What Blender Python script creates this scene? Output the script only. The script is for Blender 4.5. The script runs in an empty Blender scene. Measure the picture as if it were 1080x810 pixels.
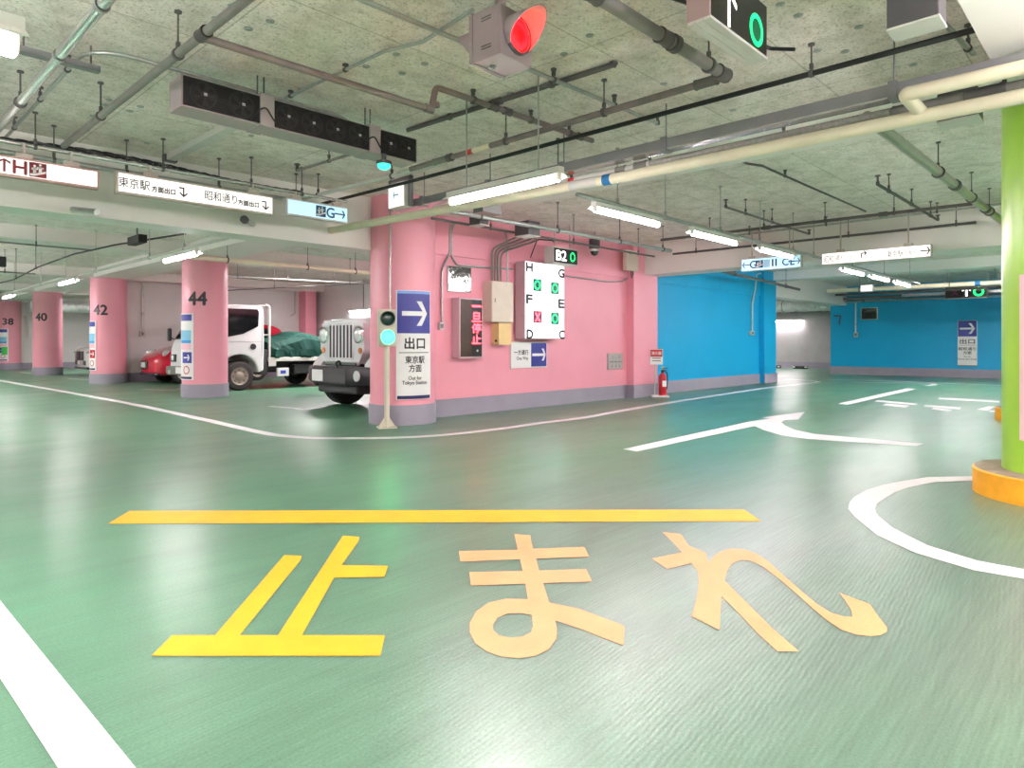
import bpy, bmesh, math, random
from mathutils import Vector, Matrix
from mathutils.geometry import tessellate_polygon
random.seed(7)
COL = bpy.context.scene.collection
PI = math.pi
R = math.radians
CAMZ = 1.1
HEAD = R(43.7)                       # camera heading measured from the +X aisle
FWD = Vector((math.cos(HEAD), math.sin(HEAD), 0)); RGT = Vector((math.sin(HEAD), -math.cos(HEAD), 0))
FPX = 700.0; HOR = 362.0; CXP = 540.0
CEIL = 3.1

# ---------------------------------------------------------------- measuring helpers
def ray(px, py): return FWD + RGT*((px-CXP)/FPX) + Vector((0, 0, (HOR-py)/FPX))
def at_z(px, py, z):
    r = ray(px, py); return Vector((0, 0, CAMZ)) + r*((z-CAMZ)/r.z)
def gnd(px, py): return at_z(px, py, 0.0)
def at_y(px, py, y):
    r = ray(px, py); return Vector((0, 0, CAMZ)) + r*(y/r.y)
def at_x(px, py, x):
    r = ray(px, py); return Vector((0, 0, CAMZ)) + r*(x/r.x)

# ---------------------------------------------------------------- materials
def lin(c):
    out = []
    for v in c[:3]:
        v /= 255.0
        out.append(v/12.92 if v <= .04045 else ((v+.055)/1.055)**2.4)
    return tuple(out)
MATS = {}
def mat(name, rgb, rough=.5, metal=0.0, emit=0.0, ecol=None, vary=.06, vscale=6.0, bump=0.0, bscale=60.0, coat=0.0, spec=.5):
    if name in MATS: return MATS[name]
    m = bpy.data.materials.new(name); m.use_nodes = True
    nt = m.node_tree; b = nt.nodes['Principled BSDF']
    c = lin(rgb)
    b.inputs['Roughness'].default_value = rough; b.inputs['Metallic'].default_value = metal
    b.inputs['Specular IOR Level'].default_value = spec
    b.inputs['Coat Weight'].default_value = coat
    b.inputs['Base Color'].default_value = (*c, 1)
    tc = nt.nodes.new('ShaderNodeTexCoord')
    if vary > 0:
        n = nt.nodes.new('ShaderNodeTexNoise'); n.inputs['Scale'].default_value = vscale; n.inputs['Detail'].default_value = 4
        nt.links.new(tc.outputs['Object'], n.inputs['Vector'])
        r = nt.nodes.new('ShaderNodeValToRGB')
        r.color_ramp.elements[0].position = .3; r.color_ramp.elements[1].position = .7
        r.color_ramp.elements[0].color = (*[x*(1-vary) for x in c], 1)
        r.color_ramp.elements[1].color = (*[min(1, x*(1+vary)) for x in c], 1)
        nt.links.new(n.outputs['Fac'], r.inputs['Fac']); nt.links.new(r.outputs['Color'], b.inputs['Base Color'])
    if bump > 0:
        n2 = nt.nodes.new('ShaderNodeTexNoise'); n2.inputs['Scale'].default_value = bscale; n2.inputs['Detail'].default_value = 3
        nt.links.new(tc.outputs['Object'], n2.inputs['Vector'])
        bp = nt.nodes.new('ShaderNodeBump'); bp.inputs['Strength'].default_value = bump; bp.inputs['Distance'].default_value = .01
        nt.links.new(n2.outputs['Fac'], bp.inputs['Height']); nt.links.new(bp.outputs['Normal'], b.inputs['Normal'])
    if emit > 0:
        b.inputs['Emission Color'].default_value = (*lin(ecol or rgb), 1); b.inputs['Emission Strength'].default_value = emit
    MATS[name] = m
    return m

def floor_mat():
    m = bpy.data.materials.new('green_epoxy_floor'); m.use_nodes = True
    nt = m.node_tree; N = nt.nodes; L = nt.links; b = N['Principled BSDF']
    tc = N.new('ShaderNodeTexCoord')
    def noise(scale, detail=4, sc=(1, 1, 1), rot=0, rough=.5):
        mp = N.new('ShaderNodeMapping'); mp.inputs['Scale'].default_value = sc; mp.inputs['Rotation'].default_value = (0, 0, rot)
        L.new(tc.outputs['Object'], mp.inputs['Vector'])
        n = N.new('ShaderNodeTexNoise'); n.inputs['Scale'].default_value = scale; n.inputs['Detail'].default_value = detail
        n.inputs['Roughness'].default_value = rough
        L.new(mp.outputs['Vector'], n.inputs['Vector']); return n
    def ramp(src, p0, p1, c0=(0, 0, 0, 1), c1=(1, 1, 1, 1)):
        r = N.new('ShaderNodeValToRGB'); e = r.color_ramp.elements
        e[0].position = p0; e[1].position = p1; e[0].color = c0; e[1].color = c1
        L.new(src, r.inputs['Fac']); return r
    def mix(fac, a, c, blend='MIX'):
        x = N.new('ShaderNodeMix'); x.data_type = 'RGBA'; x.blend_type = blend
        if hasattr(fac, 'type'): L.new(fac, x.inputs[0])
        else: x.inputs[0].default_value = fac
        for s, v in ((x.inputs[6], a), (x.inputs[7], c)):
            if hasattr(v, 'type'): L.new(v, s)
            else: s.default_value = v
        return x.outputs[2]
    def math_(op, a, c):
        x = N.new('ShaderNodeMath'); x.operation = op
        for s, v in ((x.inputs[0], a), (x.inputs[1], c)):
            if hasattr(v, 'type'): L.new(v, s)
            else: s.default_value = v
        return x.outputs[0]
    green = (*lin(FLOOR_GREEN), 1); worn = (*lin(FLOOR_WORN), 1); dark = (*lin(FLOOR_DARK), 1)
    # worn driving lane: where cars turn from the lane by the pillar with the kerb
    sep = N.new('ShaderNodeSeparateXYZ'); L.new(tc.outputs['Object'], sep.inputs[0])
    big = noise(.55, 5, (1, 1, 1))
    # scuffed where the lanes cross in front of the stop line
    dx = math_('MULTIPLY', math_('SUBTRACT', sep.outputs[0], 3.4), .26); dy = math_('MULTIPLY', math_('SUBTRACT', sep.outputs[1], .9), .30)
    dist = math_('SQRT', math_('ADD', math_('MULTIPLY', dx, dx), math_('MULTIPLY', dy, dy)), 0.0)
    wear = ramp(math_('ADD', math_('SUBTRACT', 1.18, dist), math_('MULTIPLY', math_('SUBTRACT', big.outputs['Fac'], .5), .5)), .05, 1.0)
    c1 = mix(wear.outputs['Color'], green, worn)
    streak = noise(2.4, 3, (.12, 1.6, 1), R(-8), .5)
    c2 = mix(ramp(streak.outputs['Fac'], .35, 1.0).outputs['Color'], c1, dark)
    fine = noise(120, 3)
    c3 = mix(.22, c2, ramp(fine.outputs['Fac'], .3, .7).outputs['Color'], 'OVERLAY')
    # fine scuffs left by the broom and by tyres
    scuff = noise(7.0, 6, (.22, 7.5, 1), R(-6), .75); scuff2 = noise(2.6, 5, (.5, 2.2, 1), R(38), .6)
    c4 = mix(math_('ADD', math_('MULTIPLY', wear.outputs['Color'], .55), .25), c3, ramp(scuff.outputs['Fac'], .34, .60, (.60, .62, .61, 1), (1.1, 1.1, 1.1, 1)).outputs['Color'], 'MULTIPLY')
    c4 = mix(.4, c4, ramp(scuff2.outputs['Fac'], .35, .62, (.72, .74, .73, 1), (1.08, 1.08, 1.08, 1)).outputs['Color'], 'MULTIPLY')
    L.new(c4, b.inputs['Base Color'])
    rr = N.new('ShaderNodeMapRange'); L.new(noise(1.3, 4, (.5, 1.2, 1), R(-8)).outputs['Fac'], rr.inputs[0])
    rr.inputs[1].default_value = .3; rr.inputs[2].default_value = .7; rr.inputs[3].default_value = .29; rr.inputs[4].default_value = .38
    L.new(rr.outputs[0], b.inputs['Roughness'])
    b.inputs['Specular IOR Level'].default_value = .95
    # broom marks: fine ridges across the worn part, orange peel elsewhere
    w = N.new('ShaderNodeTexWave'); w.wave_type = 'BANDS'; w.bands_direction = 'Y'; w.inputs['Scale'].default_value = 17
    w.inputs['Distortion'].default_value = 2.5; w.inputs['Detail'].default_value = 2; w.inputs['Detail Scale'].default_value = .6
    mpw = N.new('ShaderNodeMapping'); mpw.inputs['Rotation'].default_value = (0, 0, R(-6)); L.new(tc.outputs['Object'], mpw.inputs['Vector']); L.new(mpw.outputs['Vector'], w.inputs['Vector'])
    h = math_('ADD', math_('MULTIPLY', math_('MULTIPLY', w.outputs['Fac'], wear.outputs['Color']), .8), math_('MULTIPLY', noise(90, 3).outputs['Fac'], .6))
    bp = N.new('ShaderNodeBump'); bp.inputs['Strength'].default_value = .14; bp.inputs['Distance'].default_value = .005
    L.new(h, bp.inputs['Height']); L.new(bp.outputs['Normal'], b.inputs['Normal'])
    return m

def concrete_mat():
    m = bpy.data.materials.new('board_marked_concrete'); m.use_nodes = True
    nt = m.node_tree; N = nt.nodes; L = nt.links; b = N['Principled BSDF']
    tc = N.new('ShaderNodeTexCoord')
    def noise(scale, detail, rough=.5):
        n = N.new('ShaderNodeTexNoise'); n.inputs['Scale'].default_value = scale; n.inputs['Detail'].default_value = detail; n.inputs['Roughness'].default_value = rough
        L.new(tc.outputs['Object'], n.inputs['Vector']); return n.outputs['Fac']
    def ramp(src, p0, p1, c0, c1):
        r = N.new('ShaderNodeValToRGB'); e = r.color_ramp.elements; e[0].position = p0; e[1].position = p1
        e[0].color = (*c0, 1); e[1].color = (*c1, 1); L.new(src, r.inputs['Fac']); return r.outputs['Color']
    def mul(a, c, f=1.0):
        x = N.new('ShaderNodeMix'); x.data_type = 'RGBA'; x.blend_type = 'MULTIPLY'; x.inputs[0].default_value = f
        L.new(a, x.inputs[6]); L.new(c, x.inputs[7]); return x.outputs[2]
    base = ramp(noise(1.1, 5, .6), .3, .7, lin(CONC_A), lin(CONC_B))
    pits = ramp(noise(55, 6, .68), .34, .47, (.22, .21, .19), (1, 1, 1))
    pits2 = ramp(noise(4.5, 8, .72), .36, .56, (.62, .61, .57), (1, 1, 1))
    spots = ramp(noise(95, 2), .30, .40, (.35, .34, .3), (1, 1, 1))
    bt = N.new('ShaderNodeTexBrick'); bt.inputs['Scale'].default_value = 1.0; bt.inputs['Mortar Size'].default_value = .006
    bt.inputs['Brick Width'].default_value = 1.8; bt.inputs['Row Height'].default_value = .9; bt.offset = 0
    bt.inputs['Color1'].default_value = (1, 1, 1, 1); bt.inputs['Color2'].default_value = (.9, .9, .9, 1); bt.inputs['Mortar'].default_value = (.45, .45, .42, 1)
    L.new(tc.outputs['Object'], bt.inputs['Vector'])
    c = mul(mul(mul(mul(base, pits, .60), pits2, .62), spots, .45), bt.outputs['Color'], .6)
    L.new(c, b.inputs['Base Color']); b.inputs['Roughness'].default_value = .85; b.inputs['Specular IOR Level'].default_value = .2
    bp = N.new('ShaderNodeBump'); bp.inputs['Strength'].default_value = .5; bp.inputs['Distance'].default_value = .01
    L.new(noise(60, 4), bp.inputs['Height']); L.new(bp.outputs['Normal'], b.inputs['Normal'])
    return m

def led_mat(name, rgb, strength, dots=90.0):
    """a lens of many small diodes: rings of bright dots over a darker lens"""
    m = bpy.data.materials.new(name); m.use_nodes = True
    nt = m.node_tree; N = nt.nodes; L = nt.links; b = N['Principled BSDF']
    tc = N.new('ShaderNodeTexCoord'); v = N.new('ShaderNodeTexVoronoi'); v.inputs['Scale'].default_value = dots; v.inputs['Randomness'].default_value = .25
    L.new(tc.outputs['Object'], v.inputs['Vector'])
    r = N.new('ShaderNodeValToRGB'); e = r.color_ramp.elements; e[0].position = .28; e[1].position = .5
    c = lin(rgb); e[0].color = (*c, 1); e[1].color = (*[x*.02 for x in c], 1)
    L.new(v.outputs['Distance'], r.inputs['Fac']); L.new(r.outputs['Color'], b.inputs['Emission Color'])
    b.inputs['Emission Strength'].default_value = strength; b.inputs['Base Color'].default_value = (*[x*.3 for x in c], 1)
    return m

FLOOR_GREEN = (74, 132, 100); FLOOR_WORN = (98, 116, 106); FLOOR_DARK = (82, 118, 98)
CONC_A = (232, 220, 215); CONC_B = (250, 240, 236)
M_FLOOR = floor_mat(); M_CONC = concrete_mat()
M_PINK = mat('pink_wall_paint', (237, 158, 175), .42, vary=.03, vscale=1.5, bump=.05, bscale=30)
M_BLUE = mat('blue_wall_paint', (0, 160, 212), .45, vary=.04, vscale=1.2, bump=.05, bscale=30)
M_WHITEWALL = mat('off_white_wall_paint', (218, 215, 215), .6, vary=.04, vscale=1.0, bump=.05)
M_GREYWALL = mat('grey_block_wall', (172, 169, 171), .7, vary=.06, vscale=3, bump=.15, bscale=25)
M_BEAM = mat('painted_concrete_beam', (230, 223, 220), .6, vary=.04, vscale=.8, bump=.04)
M_BAND = mat('mauve_grey_band', (150, 145, 160), .5, vary=.05, vscale=3)
M_GREENP = mat('lime_green_paint', (150, 196, 62), .32, vary=.04, vscale=2, bump=.04)
M_KERB = mat('yellow_kerb_paint', (240, 168, 28), .55, vary=.12, vscale=7, bump=.15)
M_KERBTOP = mat('bare_kerb_concrete', (150, 135, 120), .8, vary=.25, vscale=8, bump=.3)
M_WHITEPAINT = mat('white_road_paint', (222, 220, 223), .6, vary=.05, vscale=14, bump=.12, bscale=120, spec=.25)
M_YELLOWPAINT = mat('yellow_road_paint', (245, 174, 44), .5, vary=.06, vscale=5, bump=.12, bscale=120, spec=.25)
M_ORANGEPAINT = mat('faded_orange_road_paint', (240, 164, 114), .5, vary=.08, vscale=6, bump=.15, bscale=120)
M_STEEL = mat('galvanised_steel', (170, 172, 170), .35, .75, vary=.12, vscale=20)
M_BRIGHT = mat('bright_steel', (215, 215, 215), .25, .85, vary=.06)
M_PIPE = mat('dull_grey_pipe', (128, 124, 120), .5, .25, vary=.12, vscale=9)
M_PIPEDARK = mat('dark_grey_pipe', (92, 88, 88), .5, .25, vary=.12, vscale=9)
M_PIPEBROWN = mat('brownish_steel_pipe', (128, 114, 114), .45, .3, vary=.15, vscale=9)
M_CREAM = mat('cream_pipe_paint', (222, 212, 188), .4, vary=.04)
M_BLACK = mat('black_cable', (22, 22, 24), .5, vary=.1)
M_GREYDUCT = mat('grey_cable_duct', (128, 128, 130), .4, .3, vary=.06)
M_DARKBOX = mat('dark_grey_steel_box', (84, 80, 84), .5, vary=.08)
M_MAUVE = mat('mauve_grey_steel', (150, 132, 136), .5, vary=.05)
M_FANBODY = mat('pale_fan_casing', (158, 146, 148), .5, vary=.05)
M_FANBLACK = mat('black_fan_grille', (20, 18, 20), .55, vary=.1)
M_FANBLADE = mat('dark_fan_rotor', (44, 40, 42), .5, vary=.1)
M_HOUSING = mat('white_lamp_housing', (225, 222, 220), .4, vary=.02)
M_TUBE = mat('fluorescent_tube', (255, 250, 250), .4, emit=98.0, ecol=(255, 241, 246), vary=0)
M_RED = mat('red_paint', (190, 20, 34), .3, vary=.05)
M_REDBAND = mat('red_band', (205, 40, 40), .5, vary=.03)
M_BLUEBAND = mat('blue_band', (20, 105, 160), .5, vary=.03)
M_SIGNFRAME = mat('beige_sign_frame', (190, 176, 168), .45, vary=.03)
M_SIGNLIT = mat('backlit_white_panel', (255, 250, 248), .4, emit=.42, ecol=(255, 248, 244), vary=0)
M_SIGNLITB = mat('backlit_pale_blue_panel', (200, 232, 248), .4, emit=.34, ecol=(190, 228, 250), vary=0)
M_MAPLIT = mat('backlit_map_panel', (250, 252, 255), .4, emit=.7, ecol=(248, 252, 255), vary=0)
M_INK = mat('black_lettering', (38, 36, 42), .5, vary=0)
M_INKRED = mat('maroon_lettering', (128, 38, 44), .5, vary=0)
M_INKBLUE = mat('deep_blue_lettering', (16, 78, 120), .5, vary=0)
M_INKSKY = mat('sky_blue_lettering', (90, 170, 215), .5, vary=0)
M_NAVY = mat('navy_sign_face', (48, 52, 142), .4, vary=.03)
M_NAVYDK = mat('dark_navy_strip', (30, 34, 92), .4, vary=.03)
M_SKY = mat('light_blue_strip', (120, 160, 225), .4, vary=.03)
M_WHITE = mat('white_sign_face', (238, 236, 236), .4, vary=.02)
M_GREYLT = mat('light_grey_steel', (200, 196, 192), .45, vary=.04)
M_BOXBEIGE = mat('beige_enclosure', (214, 200, 186), .45, vary=.03)
M_BOXTAN = mat('tan_enclosure', (226, 196, 140), .45, vary=.04)
M_LEDRED = mat('red_light_diode', (255, 30, 40), .4, emit=7, ecol=(255, 46, 58), vary=0)
M_LEDGREEN = mat('green_light_diode', (30, 230, 130), .4, emit=1.1, ecol=(6, 235, 105), vary=0)
M_LEDWHITE = mat('white_light_diode', (255, 255, 255), .4, emit=1.4, ecol=(255, 250, 245), vary=0)
M_SCREEN = mat('dark_display_face', (24, 20, 22), .35, vary=.1)
M_SCREENBR = mat('brown_display_face', (62, 38, 32), .35, vary=.12, vscale=20)
M_TEAL = mat('teal_display_face', (10, 74, 74), .4, emit=.08, vary=0)
M_MAGENTA = mat('dark_red_display_face', (90, 20, 54), .4, emit=.1, vary=0)
M_MIRROR = mat('mirror_sheet', (128, 130, 128), .1, 1.0, vary=.1, bump=1.0, bscale=4)
M_REDLENS = led_mat('red_signal_lens', (255, 6, 12), 16.0, 80)
M_VISOR = mat('red_lit_visor', (225, 40, 44), .45, vary=.04)
M_GREENLENS = mat('lit_green_lens', (120, 255, 225), .3, emit=15.0, ecol=(10, 255, 150), vary=0)
M_DARKLENS = mat('unlit_dark_green_lens', (12, 52, 44), .1, vary=0)
M_POST = mat('cream_post_paint', (206, 200, 182), .4, vary=.04)
M_FOIL = mat('crinkled_silver_wrap', (226, 224, 226), .35, .35, vary=.1, bump=1.0, bscale=18)
M_CARWHITE = mat('white_car_paint', (226, 226, 228), .25, coat=.6, vary=.01)
M_CARRED = mat('red_car_paint', (196, 18, 48), .2, coat=.8, vary=.02)
M_CARGLASS = mat('dark_car_glass', (14, 16, 18), .08, vary=0)
M_TYRE = mat('black_tyre', (24, 23, 24), .75, vary=.1)
M_PLASTIC = mat('dark_plastic', (44, 43, 48), .5, vary=.08)
M_CHROME = mat('chrome_trim', (222, 222, 224), .12, 1.0, vary=0)
M_PLATE = mat('number_plate', (214, 214, 214), .4, vary=.03)
M_TARP = mat('dark_green_tarpaulin', (6, 40, 34), .75, vary=.25, vscale=8, bump=.25, bscale=9, spec=.12)
M_WHEEL = mat('silver_wheel', (170, 160, 152), .4, .5, vary=.08)
M_LAMPGLASS = mat('clear_headlamp', (225, 228, 230), .08, .5, vary=.05)
M_TEXTGREY = mat('engraved_grey_marks', (110, 110, 108), .6, vary=.05)
M_PINKSIGN = mat('pale_pink_panel', (240, 190, 205), .4, vary=.02)

# ---------------------------------------------------------------- mesh builder
class MB:
    def __init__(s): s.bm = bmesh.new()
    def box(s, c, size, rot=None):
        r = bmesh.ops.create_cube(s.bm, size=1.0)['verts']
        mx = Matrix.Translation(Vector(c)) @ (rot.to_4x4() if rot is not None else Matrix()) @ Matrix.Diagonal((*size, 1))
        bmesh.ops.transform(s.bm, matrix=mx, verts=r); return s
    def bbox(s, a, b): 
        a = Vector(a); b = Vector(b); return s.box((a+b)/2, tuple(abs(v) for v in (b-a)))
    def bevbox(s, a, b, w=.01, seg=2):
        t = bmesh.new(); bmesh.ops.create_cube(t, size=1.0); a = Vector(a); b = Vector(b)
        bmesh.ops.transform(t, matrix=Matrix.Translation((a+b)/2) @ Matrix.Diagonal((*[abs(v) for v in (b-a)], 1)), verts=t.verts)
        bmesh.ops.bevel(t, geom=t.edges[:], offset=w, segments=seg, affect='EDGES', profile=.5)
        s.join(t); return s
    def join(s, t):
        me = bpy.data.meshes.new('tmp'); t.to_mesh(me); t.free(); s.bm.from_mesh(me); bpy.data.meshes.remove(me)
    def cyl(s, p0, p1, r, seg=14, r2=None):
        p0 = Vector(p0); p1 = Vector(p1); d = p1-p0
        v = bmesh.ops.create_cone(s.bm, cap_ends=True, segments=seg, radius1=r, radius2=r if r2 is None else r2, depth=d.length)['verts']
        q = Vector((0, 0, 1)).rotation_difference(d.normalized())
        bmesh.ops.transform(s.bm, matrix=Matrix.Translation((p0+p1)/2) @ q.to_matrix().to_4x4(), verts=v); return s
    def tube(s, pts, r, seg=10, bend=None, ripple=0):
        pts = [Vector(p) for p in pts]
        b = bend if bend is not None else r*2.2
        path = [pts[0]]
        for i in range(1, len(pts)-1):
            a, c, e = pts[i-1], pts[i], pts[i+1]
            u = (a-c); w = (e-c); lu, lw = u.length, w.length
            if lu < 1e-6 or lw < 1e-6: continue
            u.normalize(); w.normalize(); ang = u.angle(w)
            if ang > PI-.02: path.append(c); continue
            t = min(b/math.tan(ang/2), lu*.48, lw*.48)
            for k in range(6):
                f = k/5; path.append((c+u*t)*(1-f)**2 + c*2*f*(1-f) + (c+w*t)*f*f)
        path.append(pts[-1])
        if ripple:
            q = []
            for a, c in zip(path, path[1:]):
                n = max(1, int((c-a).length/ripple))
                q += [a.lerp(c, k/n) for k in range(n)]
            path = q+[path[-1]]
        rings = []; nrm = None
        for i, p in enumerate(path):
            d = (path[min(i+1, len(path)-1)]-path[max(i-1, 0)]).normalized()
            if nrm is None:
                nrm = d.orthogonal().normalized()
            nrm = (nrm-d*nrm.dot(d)).normalized(); bn = d.cross(nrm)
            rr = r*(1+.10*(i % 2)) if ripple else r
            rings.append([s.bm.verts.new(p+nrm*math.cos(2*PI*k/seg)*rr+bn*math.sin(2*PI*k/seg)*rr) for k in range(seg)])
        for A, B in zip(rings, rings[1:]):
            for k in range(seg): s.bm.faces.new((A[k], A[(k+1) % seg], B[(k+1) % seg], B[k]))
        s.bm.faces.new(rings[0][::-1]); s.bm.faces.new(rings[-1]); return s
    def poly(s, pts, thick=None):
        """flat polygon (3-D points), optionally thickened along a vector; pts may be [outer, hole, ...]"""
        loops = pts if isinstance(pts[0], (list, tuple)) and isinstance(pts[0][0], Vector) else [pts]
        loops = [[Vector(p) for p in lp] for lp in loops]
        tris = tessellate_polygon(loops); flat = [p for lp in loops for p in lp]
        v = [s.bm.verts.new(p) for p in flat]
        if thick is None:
            for t in tris:
                try: s.bm.faces.new([v[i] for i in t])
                except ValueError: pass
            return s
        w = [s.bm.verts.new(p+Vector(thick)) for p in flat]
        for t in tris:
            try: s.bm.faces.new([v[i] for i in t]); s.bm.faces.new([w[i] for i in reversed(t)])
            except ValueError: pass
        k = 0
        for lp in loops:
            n = len(lp)
            for i in range(n):
                j = (i+1) % n
                s.bm.faces.new((v[k+i], v[k+j], w[k+j], w[k+i]))
            k += n
        return s
    def lathe(s, prof, c=(0, 0, 0), seg=32, a0=0.0, a1=2*PI, cap=True):
        full = abs(a1-a0-2*PI) < 1e-6; n = seg if full else seg+1
        rings = []
        for r, z in prof:
            rings.append([s.bm.verts.new(Vector(c)+Vector((r*math.cos(a0+(a1-a0)*k/seg), r*math.sin(a0+(a1-a0)*k/seg), z))) for k in range(n)])
        for A, B in zip(rings, rings[1:]):
            for k in range(seg):
                j = (k+1) % n
                s.bm.faces.new((A[k], A[j], B[j], B[k]))
        if full and cap:
            for rg, f in ((rings[0], True), (rings[-1], False)):
                try: s.bm.faces.new(rg[::-1] if f else rg)
                except ValueError: pass
        return s
    def loft(s, rings, cap=True):
        vs = [[s.bm.verts.new(Vector(p)) for p in rg] for rg in rings]
        n = len(vs[0])
        for A, B in zip(vs, vs[1:]):
            for k in range(n): s.bm.faces.new((A[k], A[(k+1) % n], B[(k+1) % n], B[k]))
        if cap: s.bm.faces.new(vs[0][::-1]); s.bm.faces.new(vs[-1])
        return s
    def arc(s, R0, a0, a1, z0, z1, t=.006, seg=16):
        """curved slab on a round pillar of radius R0 round the local origin"""
        rings = []
        for k in range(seg+1):
            a = a0+(a1-a0)*k/seg; c, d = math.cos(a), math.sin(a)
            rings.append([(R0*c, R0*d, z0), ((R0+t)*c, (R0+t)*d, z0), ((R0+t)*c, (R0+t)*d, z1), (R0*c, R0*d, z1)])
        return s.loft(rings)
    def sphere(s, c, r, sc=(1, 1, 1), u=16, v=10):
        q = bmesh.ops.create_uvsphere(s.bm, u_segments=u, v_segments=v, radius=r)['verts']
        bmesh.ops.transform(s.bm, matrix=Matrix.Translation(Vector(c)) @ Matrix.Diagonal((*sc, 1)), verts=q); return s
    def build(s, name, m, parent=None, smooth=False, world=False, kind=None):
        bmesh.ops.recalc_face_normals(s.bm, faces=s.bm.faces[:])
        if world and parent is not None:
            mx = (Matrix.Translation(parent.location) @ parent.rotation_euler.to_matrix().to_4x4()).inverted()
            bmesh.ops.transform(s.bm, matrix=mx, verts=s.bm.verts[:])
        me = bpy.data.meshes.new(name); s.bm.to_mesh(me); s.bm.free()
        me.materials.append(m)
        if smooth:
            for p in me.polygons: p.use_smooth = True
            try: me.set_sharp_from_angle(angle=R(38))
            except Exception: pass
        o = bpy.data.objects.new(name, me); COL.objects.link(o)
        if parent is not None: o.parent = parent
        if kind: o['kind'] = kind
        return o

def thing(name, label, cat, loc=(0, 0, 0), rotz=0.0, group=None):
    o = bpy.data.objects.new(name, None); COL.objects.link(o); o.empty_display_size = .1
    o.location = loc; o.rotation_euler = (0, 0, rotz); o['label'] = label; o['category'] = cat
    if group: o['group'] = group
    return o
def tag(o, label, cat, group=None):
    o['label'] = label; o['category'] = cat
    if group: o['group'] = group
    return o
def struct(name, mb, m, parent=None, smooth=False, label=None):
    o = mb.build(name, m, parent, smooth)
    if parent is None: o['kind'] = 'structure'
    if label: o['label'] = label
    return o
def dup(root, loc=None, rotz=None, label=None, group=None):
    r = root.copy(); COL.objects.link(r)
    if loc is not None: r.location = loc
    if rotz is not None: r.rotation_euler = (0, 0, rotz)
    if label: r['label'] = label
    if group: r['group'] = group
    for ch in list(root.children):
        c = ch.copy(); COL.objects.link(c); c.parent = r
        for g in list(ch.children):
            d = g.copy(); COL.objects.link(d); d.parent = c
    return r

# ---------------------------------------------------------------- lettering
_tc = {}
def glyphs(body):
    if body in _tc: return _tc[body]
    c = bpy.data.curves.new('lettering', 'FONT'); c.body = body; c.align_x = 'LEFT'; c.resolution_u = 3
    o = bpy.data.objects.new('lettering', c); COL.objects.link(o)
    dg = bpy.context.evaluated_depsgraph_get(); dg.update()
    me = bpy.data.meshes.new_from_object(o.evaluated_get(dg))
    vs = [(v.co.x, v.co.y) for v in me.vertices]; fs = [tuple(p.vertices) for p in me.polygons]
    bpy.data.objects.remove(o); bpy.data.curves.remove(c); bpy.data.meshes.remove(me)
    x0 = min(v[0] for v in vs); x1 = max(v[0] for v in vs); y0 = min(v[1] for v in vs); y1 = max(v[1] for v in vs)
    _tc[body] = (vs, fs, (x0, x1, y0, y1)); return _tc[body]
def letters(body, cx, cz, h, m, parent, y, w=None, name='lettering', bold=0.0, bend=None):
    """lettering of cap height h centred on local (cx, cz) in the plane y facing -y; bend=(radius, angle0) wraps it round a pillar"""
    vs, fs, (x0, x1, y0, y1) = glyphs(body)
    sz = h/(y1-y0); sx = sz if w is None else w/(x1-x0)
    bm = bmesh.new()
    offs = [(0, 0)] if not bold else [(0, 0), (bold, 0), (-bold, 0), (0, bold), (0, -bold)]
    for k, (ox, oz) in enumerate(offs):
        P = [bm.verts.new((cx+(x-(x0+x1)/2)*sx+ox, y-.00008*k, cz+(z-(y0+y1)/2)*sz+oz)) for (x, z) in vs]
        for f in fs:
            try: bm.faces.new([P[i] for i in f])
            except ValueError: pass
    if bend:                              # cut into narrow strips, then wrap round the pillar
        xs = [v.co.x for v in bm.verts]; a_, b_ = min(xs), max(xs); n = max(2, int((b_-a_)/.025))
        for k in range(1, n):
            bmesh.ops.bisect_plane(bm, geom=bm.verts[:]+bm.edges[:]+bm.faces[:], plane_co=(a_+(b_-a_)*k/n, 0, 0), plane_no=(1, 0, 0))
        for v in bm.verts:
            t = bend[1]+v.co.x/bend[0]; rr = bend[0]-(v.co.y-y); v.co = (rr*math.cos(t), rr*math.sin(t), v.co.z)
    me = bpy.data.meshes.new(name); bm.to_mesh(me); bm.free(); me.materials.append(m)
    o = bpy.data.objects.new(name, me); COL.objects.link(o); o.parent = parent
    return o
def flat(pts, m, parent, y, name, t=.002):
    """a flat shape given as local (x, z) points, on the plane y, t thick towards the viewer"""
    b = MB(); b.poly([Vector((p[0], y, p[1])) for p in pts], (0, -t, 0)); return b.build(name, m, parent)
def ring_shape(cx, cz, r0, r1, y, m, parent, name, n=28, sx=1.0, t=.002):
    b = MB(); o = [Vector((cx+r1*sx*math.cos(2*PI*k/n), y, cz+r1*math.sin(2*PI*k/n))) for k in range(n)]
    i = [Vector((cx+r0*sx*math.cos(2*PI*k/n), y, cz+r0*math.sin(2*PI*k/n))) for k in range(n)]
    b.poly([o, i], (0, -t, 0)); return b.build(name, m, parent)
def arrow_pts(cx, cz, L, w, head, ang=0.0, wing=None):
    """open arrow: shaft and two wings like the wayfinding signs; points +x before rotation"""
    wing = wing or w*1.0
    hl = head
    p = [(-L/2, -w/2), (L/2-hl*.30-w*.4, -w/2), (L/2-hl, -hl), (L/2-hl+w*1.25, -hl), (L/2, -w*.1), (L/2, w*.1), (L/2-hl+w*1.25, hl), (L/2-hl, hl), (L/2-hl*.30-w*.4, w/2), (-L/2, w/2)]
    c, s = math.cos(ang), math.sin(ang)
    return [(cx+x*c-z*s, cz+x*s+z*c) for x, z in p]
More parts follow.
